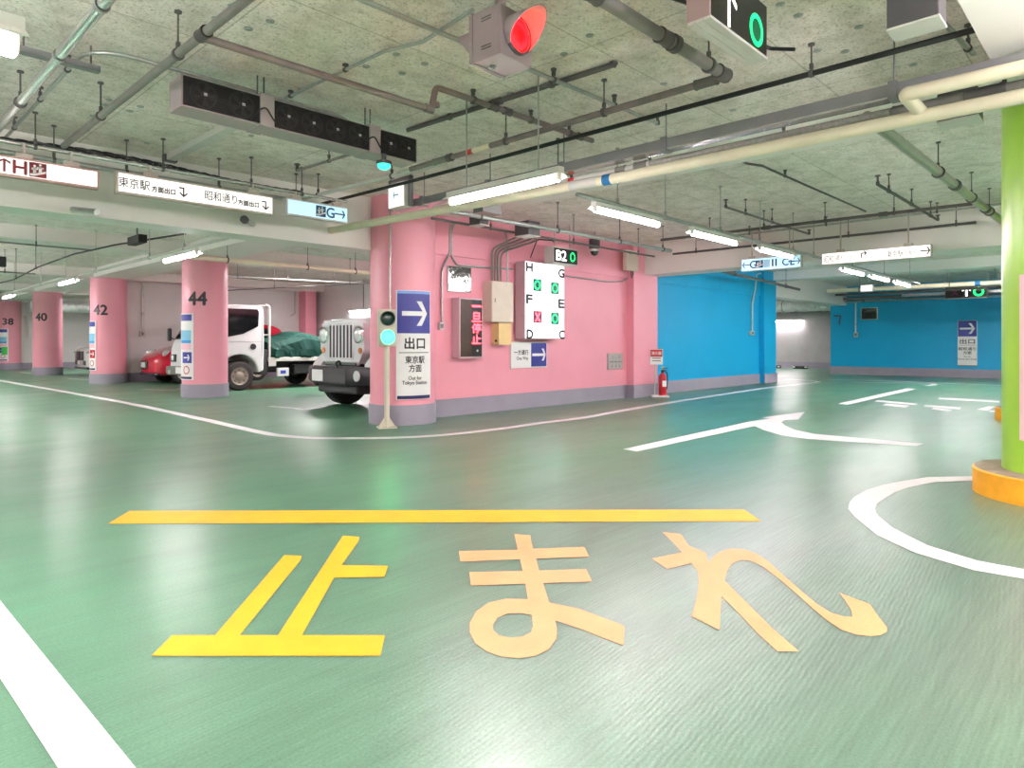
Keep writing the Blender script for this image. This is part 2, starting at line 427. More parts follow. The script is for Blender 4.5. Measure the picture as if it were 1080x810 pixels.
def pictogram(cx, cz, s, y, dark, light, parent):
    """square escalator mark: two riders on a moving stair"""
    flat([(cx-s/2, cz-s/2), (cx+s/2, cz-s/2), (cx+s/2, cz+s/2), (cx-s/2, cz+s/2)], dark, parent, y, 'pictogram', .001)
    b = MB()
    def q(pts): b.poly([Vector((cx+x*s, y-.0025, cz+z*s)) for x, z in pts])
    q([(-.46, -.42), (-.2, -.42), (.46, -.16), (.46, -.02), (-.22, -.28), (-.46, -.28)])
    for dx, dz in ((-.2, 0), (.12, .1)):
        q([(dx-.08, dz-.26), (dx+.1, dz-.2), (dx+.1, dz+.16), (dx-.08, dz+.16)])
        q([(dx-.16, dz-.02), (dx+.2, dz+.02), (dx+.2, dz+.1), (dx-.16, dz+.12)])
        n = 10; q([(dx+.01+.075*math.cos(2*PI*k/n), dz+.26+.075*math.sin(2*PI*k/n)) for k in range(n)])
    b.build('pictogram_figures', light, parent)

# ================================================================ THE SETTING
PX = 5.55                                # pillar row
PY = (14.1, 20.7, 27.7, 34.6)
WY = 7.6                                 # face of the pink wall
struct('floor', MB().bbox((-8, -8, -.2), (32, 42, 0)), M_FLOOR)
ceiling = struct('ceiling', MB().bbox((-8, -8, CEIL), (32, 42, CEIL+.25)), M_CONC)
struct('beam', MB().bbox((-8, 7.7, 2.38), (5.7, 8.1, CEIL)), M_BEAM)
for y in PY: struct('beam', MB().bbox((-8, y-.35, 2.86), (12, y+.35, CEIL)), M_BEAM)
struct('beam', MB().bbox((5.78, -8, 3.0), (6.72, 7.7, CEIL)), M_BEAM)
struct('beam', MB().bbox((5.1, 8.1, 2.87), (6.0, 42, CEIL)), M_BEAM)
struct('beam', MB().bbox((-8, -.4, 2.86), (11.7, .70, CEIL)), M_BEAM)
struct('beam', MB().bbox((11.7, -8, 2.5), (12.3, 7.6, CEIL)), M_BEAM)
struct('beam', MB().bbox((18.5, -8, 2.86), (19.1, 7.6, CEIL)), M_BEAM)
struct('beam', MB().bbox((18.6, 7.7, 2.44), (26.0, 8.2, CEIL)), M_BEAM)
struct('wall_pink', MB().bbox((5.7, WY, 0), (11.4, WY+.25, CEIL)).bbox((5.7, WY-.035, 2.42), (11.4, WY, CEIL)), M_PINK)
struct('column', MB().bevbox((11.3, 7.42, 0), (12.2, 7.9, CEIL), .015), M_PINK)
struct('wall_blue', MB().bbox((12.2, 7.7, 0), (18.0, 7.95, CEIL)).bbox((12.2, 7.665, 2.42), (18.0, 7.7, CEIL)), M_BLUE)
struct('column', MB().bevbox((17.9, 7.55, 0), (18.7, 8.2, CEIL), .015), M_BLUE)
struct('wall_far', MB().bbox((25.3, -8, 0), (25.6, 8.25, CEIL)), M_BLUE)
struct('wall_end', MB().bbox((30.0, 3, 0), (30.3, 20, CEIL)), M_GREYWALL)
struct('wall_back', MB().bbox((12.0, 7.95, 0), (12.25, 42, CEIL)), M_WHITEWALL)
struct('wall_side', MB().bbox((6.0, 20.95, 0), (12.0, 21.2, CEIL)), M_WHITEWALL)
struct('wall_rear', MB().bbox((6.0, 34.7, 0), (12.0, 34.95, CEIL)), M_WHITEWALL)
struct('wall_end', MB().bbox((-8, 41.0, 0), (12.0, 41.25, CEIL)), M_WHITEWALL)
struct('wall_left', MB().bbox((-8, -8, 0), (-7.75, 42, CEIL)), M_WHITEWALL)
struct('wall_front', MB().bbox((-8, -8, 0), (32, -7.75, CEIL)), M_WHITEWALL)
struct('wall_end', MB().bbox((12.25, 19.0, 0), (31, 19.25, CEIL)), M_WHITEWALL)
struct('column', MB().bevbox((11.38, 20.5, 0), (11.78, 20.98, CEIL), .01), M_PINK)
def band(name, a, b): return struct(name, MB().bbox(a, b), M_BAND)
band('baseboard_pink', (5.7, WY-.02, 0), (11.3, WY, .26))
band('baseboard_column', (11.28, 7.40, 0), (12.22, 7.42, .26)); band('baseboard_column', (11.28, 7.42, 0), (11.3, 7.6, .26))
band('baseboard_blue', (12.22, 7.68, 0), (17.9, 7.7, .26)); band('baseboard_blue', (17.88, 7.53, 0), (18.72, 7.55, .26)); band('baseboard_blue', (18.7, 7.55, 0), (18.72, 8.2, .26))
band('baseboard_far', (25.28, -8, 0), (25.3, 8.27, .27))
band('baseboard_end', (29.98, 3, 0), (30.0, 19, .27))
band('baseboard_back', (11.98, 7.95, 0), (12.0, 42, .26)); band('baseboard_side', (6.0, 20.93, 0), (11.98, 20.95, .26)); band('baseboard_rear', (6.0, 34.68, 0), (11.98, 34.7, .26))
band('baseboard_side', (5.98, 20.93, 0), (6.0, 21.2, .26)); band('baseboard_rear', (5.98, 34.68, 0), (6.0, 34.95, .26))

def pillar(loc, r, m, band_h=.27, number=None, nang=0, label=None):
    t = bpy.data.objects.new('pillar', None); COL.objects.link(t); t.location = loc; t['kind'] = 'structure'
    if label: t['label'] = label
    MB().lathe([(r, 0), (r, CEIL)], seg=64).build('shaft', m, t, True)
    if band_h: MB().lathe([(r+.003, 0), (r+.018, .0), (r+.018, band_h), (r+.003, band_h)], seg=64).build('base_band', M_BAND, t, True)
    if number:
        th = math.atan2(-loc[1], -loc[0])+R(nang)
        letters(number, 0, 2.0, .26, M_INK, t, 0, w=.36, name='painted_number', bend=(r+.003, th), bold=.012)
    return t
for y, n, a in zip(PY, ('44', '42', '40', '38'), (-20, -27, -27, -2)):
    pillar((PX, y, 0), .435, M_PINK, number=n, nang=a, label='round pink pillar painted with the number %s' % n)
pillar((5.68, 7.55, 0), .45, M_PINK, label='round pink pillar at the corner of the pink wall')
GP = (6.16, .365, 0)
def kerbed(loc, label, rk=.6):
    t = pillar(loc, .42, M_GREENP, band_h=0, label=label)
    MB().lathe([(rk, 0), (rk, .17), (rk-.012, .18)], seg=64).build('kerb', M_KERB, t, True)
    MB().lathe([(rk-.012, .18), (.43, .185)], seg=64).build('kerb_top', M_KERBTOP, t, True)
    return t
kerbed(GP, 'round lime green pillar standing on a round yellow kerb')
kerbed((11.92, 1.0, 0), 'second pillar with a kerb behind the lime green pillar', .6)

# cast-in sockets that dot the concrete ceiling
sock = [(595, 57), (448, 67), (424, 77), (418, 57), (245, 6), (228, 19), (262, 30), (538, 98), (285, 22), (386, 70), (823, 4), (842, 16), (862, 53), (906, 28), (891, 54), (963, 68), (622, 37), (700, 88), (773, 116), (115, 105), (110, 110), (98, 122), (137, 117), (148, 112), (155, 151), (265, 143)]
pr = None
for k, (x, y) in enumerate(sock):
    p = at_z(x, y, CEIL)
    if pr is None:
        pr = MB().cyl((0, 0, -.006), (0, 0, .01), .027, 18).cyl((0, 0, -.012), (0, 0, 0), .012, 10).build('anchor_socket', M_STEEL, ceiling); pr.location = p
    else:
        c = pr.copy(); COL.objects.link(c); c.location = p; c.parent = ceiling

# ================================================================ PAINT ON THE FLOOR
def paint(name, label, px, m, z=.003, holes=()):
    loops = [[gnd(x, y)+Vector((0, 0, z)) for x, y in px]]+[[gnd(x, y)+Vector((0, 0, z)) for x, y in h] for h in holes]
    b = MB(); b.poly(loops if len(loops) > 1 else loops[0]); o = b.build(name, m); o['kind'] = 'structure'; o['label'] = label; return o
def stroke(name, label, px, w, m, z=.003):
    P = [gnd(x, y) for x, y in px]
    Q = []                                   # Catmull-Rom through the measured points
    for i in range(len(P)-1):
        p0, p1, p2, p3 = P[max(i-1, 0)], P[i], P[i+1], P[min(i+2, len(P)-1)]
        for k in range(8):
            t = k/8; Q.append(.5*((2*p1)+(p2-p0)*t+(2*p0-5*p1+4*p2-p3)*t*t+(-p0+3*p1-3*p2+p3)*t**3))
    Q.append(P[-1]); b = MB(); A = []
    for i, q in enumerate(Q):
        d = (Q[min(i+1, len(Q)-1)]-Q[max(i-1, 0)]).normalized(); n = Vector((-d.y, d.x, 0))*w/2
        A.append((b.bm.verts.new(q+n+Vector((0, 0, z))), b.bm.verts.new(q-n+Vector((0, 0, z)))))
    for a, c in zip(A, A[1:]): b.bm.faces.new((a[0], a[1], c[1], c[0]))
    o = b.build(name, m); o['kind'] = 'structure'; o['label'] = label; return o
z1 = lambda L: [(x/3+100, y/3+530) for x, y in L]
z2 = lambda L: [(x/4.5+460, y/4.5+530) for x, y in L]
z3 = lambda L: [(x/3.857+680, y/3.857+530) for x, y in L]
z4 = lambda L: [(x/2.4545+640, y/2.4545+380) for x, y in L]
paint('floor_marking', 'yellow stop line painted across the lane', [(136.7, 539.3), (784.5, 537.8), (803, 550), (114, 552.8)], M_YELLOWPAINT)
paint('floor_marking', 'yellow painted character nearest the long white edge line', z1([(785, 107), (837, 110), (835, 123), (780, 200), (928, 202), (916, 237), (757, 239), (655, 422), (918, 422), (903, 487), (180, 487), (245, 422), (381, 422), (600, 168), (655, 170), (650, 185), (458, 422), (580, 422)]), M_YELLOWPAINT)
paint('floor_marking', 'pale orange painted character with a closed loop', z2([(371, 152), (448, 158), (450, 180), (460, 222), (703, 213), (727, 260), (474, 268), (489, 326), (712, 318), (740, 377), (508, 385), (535, 474), (545, 480), (680, 508), (770, 542), (860, 575), (893, 590), (890, 682), (800, 648), (700, 608), (565, 562), (573, 600), (573, 620), (570, 650), (535, 700), (470, 732), (390, 742), (310, 735), (240, 710), (185, 670), (160, 620), (160, 575), (190, 520), (250, 478), (330, 460), (436, 462), (424, 388), (165, 396), (158, 333), (412, 328), (398, 271), (115, 283), (108, 233), (387, 226)]), M_ORANGEPAINT,
      holes=(z2([(455, 537), (400, 528), (340, 530), (290, 550), (268, 585), (272, 610), (300, 635), (350, 645), (410, 640), (450, 620), (460, 590)]),))
paint('floor_marking', 'pale orange painted character ending in an upturned hook', z3([(72, 122), (147, 130), (180, 178), (215, 192), (250, 208), (258, 250), (275, 225), (310, 200), (350, 190), (400, 192), (450, 208), (500, 240), (560, 295), (640, 365), (700, 415), (760, 452), (810, 466), (845, 468), (840, 440), (815, 400), (790, 368), (850, 392), (915, 415), (950, 465), (985, 510), (985, 528), (960, 542), (920, 546), (860, 540), (800, 520), (740, 480), (680, 430), (620, 375), (550, 315), (480, 262), (430, 238), (390, 235), (355, 250), (335, 280), (325, 320), (370, 365), (430, 425), (520, 515), (627, 608), (540, 608), (460, 535), (390, 460), (312, 383), (304, 522), (190, 465), (210, 400), (220, 330), (218, 285), (190, 248), (92, 272), (30, 230), (152, 205), (120, 170)]), M_ORANGEPAINT)
paint('floor_marking', 'broad white edge line beside the yellow character', [(-60, 560), (0, 634), (144, 812), (215, 900), (119, 900), (62, 812), (0, 716), (-60, 623)], M_WHITEPAINT)
stroke('floor_marking', 'long white line curving round the pink corner pillar and along the walls', [(-60, 391.5), (0, 401.5), (117, 422), (194, 438), (272, 455.5), (296, 459.5), (325, 461.9), (360, 462.5), (413, 462), (467, 459), (527, 452.5), (573, 446), (620, 440), (660, 432.5), (721, 422.5), (803, 410), (836, 406), (856, 404), (863, 402.6), (852, 401.2), (828, 400)], .15, M_WHITEPAINT)
paint('floor_marking', 'white curve of paint round the yellow kerb', [(1140, 623), (1080, 611), (1027, 602), (966, 583.7), (925, 565), (901, 545), (894.6, 537), (896, 530), (900.7, 524.6), (914, 517), (933, 511), (955, 507), (978, 503.5), (1028, 502.5), (1060, 502.5), (1060, 507.5), (1028, 507.5), (986, 508.7), (958, 514.5), (943, 520), (933, 526), (925, 531.5), (923, 537), (924, 541), (927, 545), (941.5, 557), (978, 575.6), (1031, 592), (1080, 601), (1140, 611)], M_WHITEPAINT)
paint('floor_marking', 'white straight ahead arrow with a branch turning off', [(657, 474), (672, 476.5), (796, 449.5), (806, 454), (825, 459.5), (850, 463), (900, 466.5), (966, 471), (974, 468), (900, 461.5), (860, 458), (838, 453.5), (828, 449), (824, 445.5), (828, 443.2), (842, 442.5), (849, 434.5), (803, 440.5), (812, 441.8), (790, 445)], M_WHITEPAINT)
paint('floor_marking', 'white lane line pointing at the far blue wall', [(884, 425.8), (894, 427), (966, 410.6), (957, 409.6)], M_WHITEPAINT)
for lb, q in (('thin white line across the far lane', [(990, 419.6), (1054, 423), (1054, 424.8), (990, 421)]), ):
    paint('floor_marking', lb, q, M_WHITEPAINT)
stroke('floor_marking', 'white line at the foot of the far blue wall', [(875, 400.2), (940, 402), (1000, 404.4), (1056, 406.6)], .16, M_WHITEPAINT)
stroke('floor_marking', 'white corner line in front of the far blue wall', [(900, 403.4), (955, 404), (985, 405), (978, 407)], .13, M_WHITEPAINT)
b_ = MB()
for q in ([(925, 422), (968, 426), (966, 427.4), (922, 423.6)], [(935, 425.6), (960, 428), (955, 430), (930, 427.4)], [(976, 427), (1014, 430), (1012, 432), (974, 428.8)], [(985, 430), (1005, 432.5), (1000, 434), (982, 431.6)], [(1030, 432), (1043, 428.5), (1049, 429), (1042, 433.4)], [(1044, 433), (1056, 434), (1056, 435.2), (1043, 434.4)]):
    b_.poly([gnd(x, y)+Vector((0, 0, .003)) for x, y in q])
o_ = b_.build('floor_marking', M_WHITEPAINT); o_['kind'] = 'structure'; o_['label'] = 'worn white writing in the far lane'
stroke('floor_marking', 'white bay line by the off-road car', [(284, 428.6), (310, 430.6), (322, 432), (345, 428.4)], .12, M_WHITEPAINT)
stroke('floor_marking', 'white bay line before the red car', [(150, 410.6), (178, 411.6), (196, 409.6)], .12, M_WHITEPAINT)
stroke('floor_marking', 'white bay line before the white saloon', [(72, 399.4), (95, 400.6), (104, 399)], .13, M_WHITEPAINT)
stroke('floor_marking', 'white bay line near pillar 40', [(22, 392.8), (33, 393.6), (40, 392.6)], .14, M_WHITEPAINT)

# ================================================================ LAMPS
def lamp_fixture(label, loc, rotz, L=1.22, group=None, hang=None):
    t = thing('ceiling_lamp', label, 'lamp', loc, rotz, group)
    prof = [(-.075, -.012), (-.03, .016), (-.03, .05), (.03, .05), (.03, .016), (.075, -.012), (.072, -.018), (.024, .008), (-.024, .008), (-.072, -.018)]
    b = MB(); b.poly([Vector((-L/2, y, z)) for y, z in prof], (L, 0, 0)); b.build('reflector', M_HOUSING, t)
    MB().cyl((-L/2+.03, 0, -.034), (L/2-.03, 0, -.034), .021, 14).build('tube', M_TUBE, t, True)
    for s in (-1, 1):
        MB().bevbox((s*(L/2-.03)-.014, -.024, -.046), (s*(L/2-.03)+.014, .024, .008), .005).build('lamp_holder', M_HOUSING, t)
    if hang:
        for x in (-L*.32, L*.32): MB().cyl((x, 0, .05), (x, 0, hang), .006, 8).box((x, 0, .06), (.04, .04, .02)).build('hanger', M_STEEL, t)
    return t
ZL = 2.31
lamp_fixture('long bright tube lamp crossing above the pink corner pillar', (3.66, 3.62, ZL), R(90), hang=CEIL-ZL)
la = None
def lamp(label, loc, rotz):
    global la
    if la is None: la = lamp_fixture(label, loc, rotz); return la
    return dup(la, loc, rotz, label)
XA = 3.46
lamp('brightest tube lamp of the parking aisle, just before pillar 44', (XA, 9.65, ZL), R(90))
lamp('second tube lamp along the parking aisle, level with pillar 42', (3.36, 15.2, ZL), R(90))
lamp('tube lamp deepest in the parking aisle near pillar 40', (3.36, 21.0, ZL), R(90))
ZB = 2.443; YB = 3.92
lamp('tube lamp on the rail between the corner lamp and the next one', (5.87, YB, ZB), 0)
lamp('second tube lamp along the rail, before the hanging lift sign', (7.80, YB, ZB), 0)
lamp('tube lamp just above the hanging lift sign', (9.72, YB, ZB), 0)
lamp('tube lamp beyond the beam, first of the bright row', (13.25, YB, ZB), 0)
lamp('tube lamp beyond the beam, middle of the bright row', (14.95, YB, ZB), 0)
lamp('tube lamp beyond the beam, last of the bright row', (16.7, YB, ZB), 0)
t = lamp('tube lamp nearest the camera, cut off by the picture edge', (-.03, 3.32, 2.34), 0); t.scale = (1, 1.6, 1.5)
for k_ in (-.3, .3): MB().cyl((k_, 0, .05), (k_, 0, (CEIL-2.34)/1.5), .006, 8).build('hanger', M_STEEL, t)
t = lamp('tube lamp mounted on the white back wall behind the off-road car', (11.93, 18.1, 2.16), R(90))
t = lamp('tube lamp glowing on the grey end wall beyond the gap', (29.9, 11.55, 2.12), R(90))
# added area lights standing in for unseen tube lamps; some hide behind beams
def area(loc, size, power, rot=(0, 0, 0), col=(1, .93, .95), up=None):
    l = bpy.data.lights.new('fill_area', 'AREA'); l.shape = 'RECTANGLE'; l.size = size[0]; l.size_y = size[1]; l.energy = power; l.color = col
    o = bpy.data.objects.new('fill_area', l); COL.objects.link(o); o.location = loc; o.rotation_euler = rot
    if rot[0] == 0:                       # added upward light, stronger than the one below, to brighten the ceiling
        u = area((loc[0], loc[1], loc[2]+.03), size, (power*UP if up is None else up), (PI, 0, 0), (1, .90, .935))
    return o
UP = 3.2; LP = LAMP_POWER = 52
for x in (-4.2, -1.9): area((x, 3.4, 2.36), (1.2, .12), LP*.3, up=LP*UP)
for y in (-1.2, -4.6): area((3.6, y, 2.34), (.12, 1.2), LP*.25, up=LP*UP)
for x, y in ((-1.5, -1.5), (1.2, -2.5), (-3.5, -4.5)): area((x, y, 2.4), (1.2, .12), LP*.15, up=LP*UP)  # mostly upward fill for the ceiling near the camera
for x in (8.2, 12.8, 15.5): area((x, -3.2, 2.4), (1.2, .12), LP*1.6)
for y in (11.2, 13.0, 18.0, 23.5, 28.5): area((.3, y+.5, 2.5) if y > 15 else (-1.5, y, 2.5), (.12, 1.2), LP*1.4)  # fill added along the dark parking aisle
for x, y in ((8.8, 9.2), (8.6, 14.7), (8.6, 28.35)): area((x, y, 2.95), (1.2, .12), LP*1.7)  # hidden behind beams and the pink wall, added to brighten the bays
for x, y, z in ((19.5, 3.2, 2.95), (22.0, -3.0, 2.8), (27.5, 13.5, 2.8), (22.5, 12.5, 2.8)): area((x, y, z), (.12, 1.2), LP*(1.3 if y < 5 else .9))  # fill lights for the far side, kept out of view

# ================================================================ PIPES, CABLES AND DUCTS UNDER THE CEILING
def V(*a): return Vector(a)
def run(name, label, cat, pts, r, m, hangers=(), collars=(), bands=(), bend=None, ripple=0, group=None, top=CEIL, seg=12, rod=.006, hm=None):
    """a pipe along world points; hangers = fractions along the longest straight, collars = (fraction, length, scale, material)"""
    pts = [Vector(p) for p in pts]
    t = thing(name, label, cat, pts[0], 0, group)
    MB().tube(pts, r, seg, bend, ripple).build('pipe_run' if 'cable' not in name else 'cable_run', m, t, True, world=True)
    k = max(range(len(pts)-1), key=lambda i: (pts[i+1]-pts[i]).length); a, b = pts[k], pts[k+1]; d = (b-a).normalized()
    for f in hangers:
        p = a.lerp(b, f); mb = MB().cyl(p-d*.012, p+d*.012, r*1.25+.003, 14).cyl(p+V(0, 0, r), V(p.x, p.y, top), rod, 8).cyl(V(p.x, p.y, top-.012), V(p.x, p.y, top), .022, 12)
        mb.box(p+V(0, 0, r+.03), (.022, .022, .035)); mb.build('hanger', hm or M_PIPEDARK, t, True, world=True)
    for f, L, sc, cm in collars:
        p = a.lerp(b, f); MB().cyl(p-d*L/2, p+d*L/2, r*sc, 16).cyl(p-d*L/2, p-d*(L/2-.012), r*sc*1.08, 16).cyl(p+d*(L/2-.012), p+d*L/2, r*sc*1.08, 16).build('coupling', cm, t, True, world=True)
    for f, L, cm in bands:
        p = a.lerp(b, f); MB().cyl(p-d*L/2, p+d*L/2, r*1.03, 18).build('colour_band', cm, t, True, world=True)
    return t
def sprinkler(parent, p, up=.09):
    MB().cyl(p, p+V(0, 0, up), .012, 10).cyl(p+V(0, 0, up), p+V(0, 0, up+.012), .03, 14).cyl(p-V(0, 0, .005), p+V(0, 0, .03), .02, 10).box(p+V(0, 0, up*.6), (.035, .008, .04)).build('sprinkler_head', M_PIPEDARK, parent, True, world=True)

run('conduit', 'thick bright silver conduit crossing the ceiling above the H sign', 'pipe', [(1.03, -1.5, 2.87), (1.03, 7.3, 2.87)], .031, M_BRIGHT, hangers=(.25, .55, .85), collars=((.62, .03, 1.15, M_STEEL), (.72, .03, 1.15, M_STEEL)))
run('conduit', 'thin silver conduit that swings round above the fan bank', 'pipe', [(1.2, 7.6, 3.0), (1.2, 4.87, 3.0), (3.0, 4.87, 3.0), (3.12, 4.87, 2.96)], .014, M_STEEL, hangers=(.14, .5, .8), bend=.3)
c_ = thing('strut_channel', 'short steel strut channel holding two silver conduits', 'bracket', (.88, 5.13, 2.96))
MB().bbox((.83, 5.10, 2.93), (1.32, 5.16, 2.942)).bbox((.83, 5.10, 2.93), (1.32, 5.105, 2.97)).bbox((.83, 5.155, 2.93), (1.32, 5.16, 2.97)).build('channel', M_GREYDUCT, c_, world=True)
for x in (.9, 1.27): MB().cyl((x, 5.13, 2.96), (x, 5.13, CEIL), .006, 8).build('hanger', M_PIPEDARK, c_, True, world=True)
run('sprinkler_pipe', 'grey sprinkler pipe with a tee, between the silver conduit and the fan bank', 'pipe', [(1.5, -1, 2.84), (1.5, 6.9, 2.84)], .026, M_PIPE, hangers=(.46, .66, .86), collars=((.612, .10, 1.3, M_PIPEDARK),))
t_ = run('sprinkler_pipe', 'brownish pipe from the tee that steps up at an elbow under red light', 'pipe', [(1.52, 3.88, 2.84), (3.16, 3.85, 2.84), (3.2, 3.85, 3.02), (5.08, 3.8, 3.02)], .024, M_PIPEBROWN, hangers=(.2, .55, .82), collars=((.315, .09, 1.3, M_PIPEDARK), (.40, .08, 1.25, M_PIPEDARK), (.9, .06, 1.35, M_PIPEDARK)), bend=.05)
MB().cyl((3.1, 3.85, 2.84), (3.17, 3.85, 2.84), .031, 16).cyl((3.2, 3.85, 2.87), (3.2, 3.85, 2.9), .031, 16).build('elbow_socket', M_PIPEBROWN, t_, True, world=True)
t_ = run('sprinkler_pipe', 'dark branch pipe crossing the stepped pipe, ending in a sprinkler', 'pipe', [(3.78, 4.95, 3.074), (3.9, 2.72, 3.074)], .02, M_PIPEDARK, hangers=(.25, .75), collars=((.5, .09, 1.4, M_PIPEDARK),)); sprinkler(t_, V(3.9, 2.73, 3.07), .01)
t_ = run('conduit', 'thin grey conduit running behind the red signal', 'pipe', [(.5, 3.22, 3.02), (5.08, 3.08, 3.02)], .016, M_STEEL, hangers=(.7, .86)); sprinkler(t_, V(5.06, 3.08, 3.01), .07)
run('conduit', 'thin conduit wiggling up to the red signal box', 'pipe', [(2.58, 5.2, 3.06), (2.63, 3.7, 3.06), (2.72, 3.4, 3.06), (2.66, 2.86, 3.06)], .012, M_STEEL, hangers=(.2, .7))
run('drain_pipe', 'fat grey drain pipe with couplings between the red signal and the arrow sign', 'pipe', [(1.9, 2.02, 2.86), (4.12, 2.0, 2.86)], .037, M_PIPE, hangers=(.9,), collars=((.66, .10, 1.18, M_PIPEDARK), (.71, .05, 1.3, M_PIPEDARK), (.98, .12, 1.2, M_PIPEDARK), (.36, .1, 1.2, M_PIPEDARK)))
run('drain_pipe', 'slimmer grey pipe with a red band between the drain pipe and fan bank', 'pipe', [(4.12, 2.0, 2.85), (4.12, 5.35, 2.85)], .025, M_PIPEBROWN, hangers=(.29, .6), collars=((.04, .16, 1.35, M_PIPEDARK), (.86, .2, 1.2, M_PIPE), (.82, .06, 1.4, M_PIPEDARK)), bands=((.735, .05, M_REDBAND), (.69, .22, M_CREAM)))
run('cable', 'thick black cable strung across the whole ceiling', 'cable', [(4.6, -1.5, 2.9), (4.58, 2.6, 2.9), (4.56, 5.8, 2.9), (4.5, 7.69, 2.9)], .019, M_BLACK, hangers=(.48, .76))
d_ = thing('cable_duct', 'long square grey cable duct with a bright lower edge', 'cable duct', (4.9, -1.5, 2.72))
MB().bbox((4.86, -1.5, 2.71), (4.95, 6.6, 2.80)).build('duct_body', M_GREYDUCT, d_, world=True)
MB().bbox((4.852, -1.5, 2.704), (4.958, 6.6, 2.716)).build('duct_highlight', M_BRIGHT, d_, world=True)  # edge highlight put into the colour by a bright steel strip
for y in (.42, 1.2, 2.9, 4.0, 5.0, 6.1): MB().cyl((4.9, y, 2.80), (4.9, y, 2.87 if y > 9 else CEIL), .006, 8).box((4.9, y, 2.755), (.115, .05, .115)).build('hanger', M_GREYDUCT, d_, True, world=True)
run('corrugated_conduit', 'ribbed flexible conduit clipped below the grey cable duct', 'pipe', [(5.0, 1.25, 2.66), (5.0, 3.15, 2.66)], .026, mat('ribbed_grey_conduit', (150, 146, 142), .5, .3, vary=.2, vscale=40), ripple=.012)
run('drain_pipe', 'white capped pipe with a red band next to the corner lamp', 'pipe', [(5.0, 3.12, 2.66), (5.0, 4.6, 2.66)], .028, M_GREYLT, collars=((.06, .12, 1.35, M_PIPE), (.2, .1, 1.25, M_PIPE)), bands=((.58, .07, M_REDBAND),), hangers=(.7,))
run('drain_pipe', 'grey pipe with a dark coupling beneath the duct, close to the lime green pillar', 'pipe', [(5.12, -.9, 2.69), (5.12, 1.3, 2.69)], .034, M_PIPE, hangers=(.7,), collars=((.75, .2, 1.2, M_PIPEDARK), (.95, .14, 1.15, M_PIPE)))
WP_ = run('water_pipe', 'fat cream pipe passing in front of the lime green and pink pillars', 'pipe', [(4.98, -1.5, 2.57), (4.92, 3.3, 2.57), (4.62, 7.69, 2.57)], .046, M_CREAM, bands=())
MB().cyl((4.910, 3.46, 2.57), (4.904, 3.54, 2.57), .0490, 20).build('colour_band', M_BLUEBAND, WP_, True, world=True)
MB().cyl((4.900, 3.6, 2.57), (4.879, 3.9, 2.57), .0480, 20).build('pale_sleeve', M_GREYLT, WP_, True, world=True)
MB().tube([(4.74, -1.5, 2.67), (4.74, 1.1, 2.67), (4.96, 1.06, 2.60)], .043, 16, .02).build('branch_pipe', M_CREAM, WP_, True, world=True)
run('conduit', 'thin conduit running just over the cream pipe', 'pipe', [(5.35, -1, 2.78), (5.35, 5.2, 2.78)], .011, M_STEEL, hangers=(.5, .7, .85), top=2.87)
run('drain_pipe', 'thick silver pipe with clamps slanting towards the lime green pillar', 'pipe', [(5.45, 1.52, 2.8), (11.69, 1.45, 2.8)], .046, mat('olive_silver_pipe', (150, 146, 128), .3, .6, vary=.1), hangers=(.36, .62, .8), collars=((.48, .08, 1.2, M_PIPEDARK), (.76, .08, 1.2, M_PIPEDARK)))
run('conduit', 'thin dark conduit with a bend, up on the bare ceiling past the cream pipe', 'pipe', [(6.25, 3.12, 3.03), (6.9, 3.1, 3.03), (7.1, 3.02, 3.03), (7.4, 3.02, 3.03), (10.6, 2.97, 3.03)], .013, M_PIPEDARK, hangers=(.1,), bend=.1)
t_ = run('sprinkler_pipe', 'slim branch pipe with an upturned end above the rail lamps', 'pipe', [(8.3, 4.02, 2.9), (11.3, 4.02, 2.9)], .016, M_PIPE, hangers=(.2, .5)); sprinkler(t_, V(8.3, 4.02, 2.9)); sprinkler(t_, V(11.3, 4.02, 2.9), .06)
t_ = run('sprinkler_pipe', 'slim branch pipe with upturned ends above the hanging station sign', 'pipe', [(8.3, 2.2, 2.9), (11.3, 2.2, 2.9)], .018, M_PIPEDARK, hangers=(.15, .5, .85)); sprinkler(t_, V(8.3, 2.2, 2.9)); sprinkler(t_, V(11.3, 2.2, 2.9), .06)
run('sprinkler_pipe', 'dark main pipe that the slim branch pipes hang on', 'pipe', [(9.93, 1.56, 2.835), (9.8, 5.9, 2.835)], .022, M_PIPEDARK, hangers=(.2, .4, .6, .8), collars=((.59, .1, 1.4, M_PIPEDARK), (.23, .1, 1.4, M_PIPEDARK)))
run('conduit', 'pale conduit alongside the beam, upper of the close pair', 'pipe', [(11.0, .9, 2.97), (11.0, 5.9, 2.97)], .016, M_STEEL, hangers=(.25, .55, .8))
run('conduit', 'dark conduit alongside the beam, lower of the close pair', 'pipe', [(11.4, 1.75, 2.82), (11.4, 6.6, 2.82)], .02, M_PIPEDARK, hangers=(.05, .35, .65, .9))
t_ = run('sprinkler_pipe', 'short sprinkler pipe with an upturned end below the fan bank', 'pipe', [at_z(313, 180, 2.95), at_z(372, 162, 2.95)], .014, M_PIPE, hangers=(.6,)); sprinkler(t_, at_z(313.5, 180, 2.95), .06)
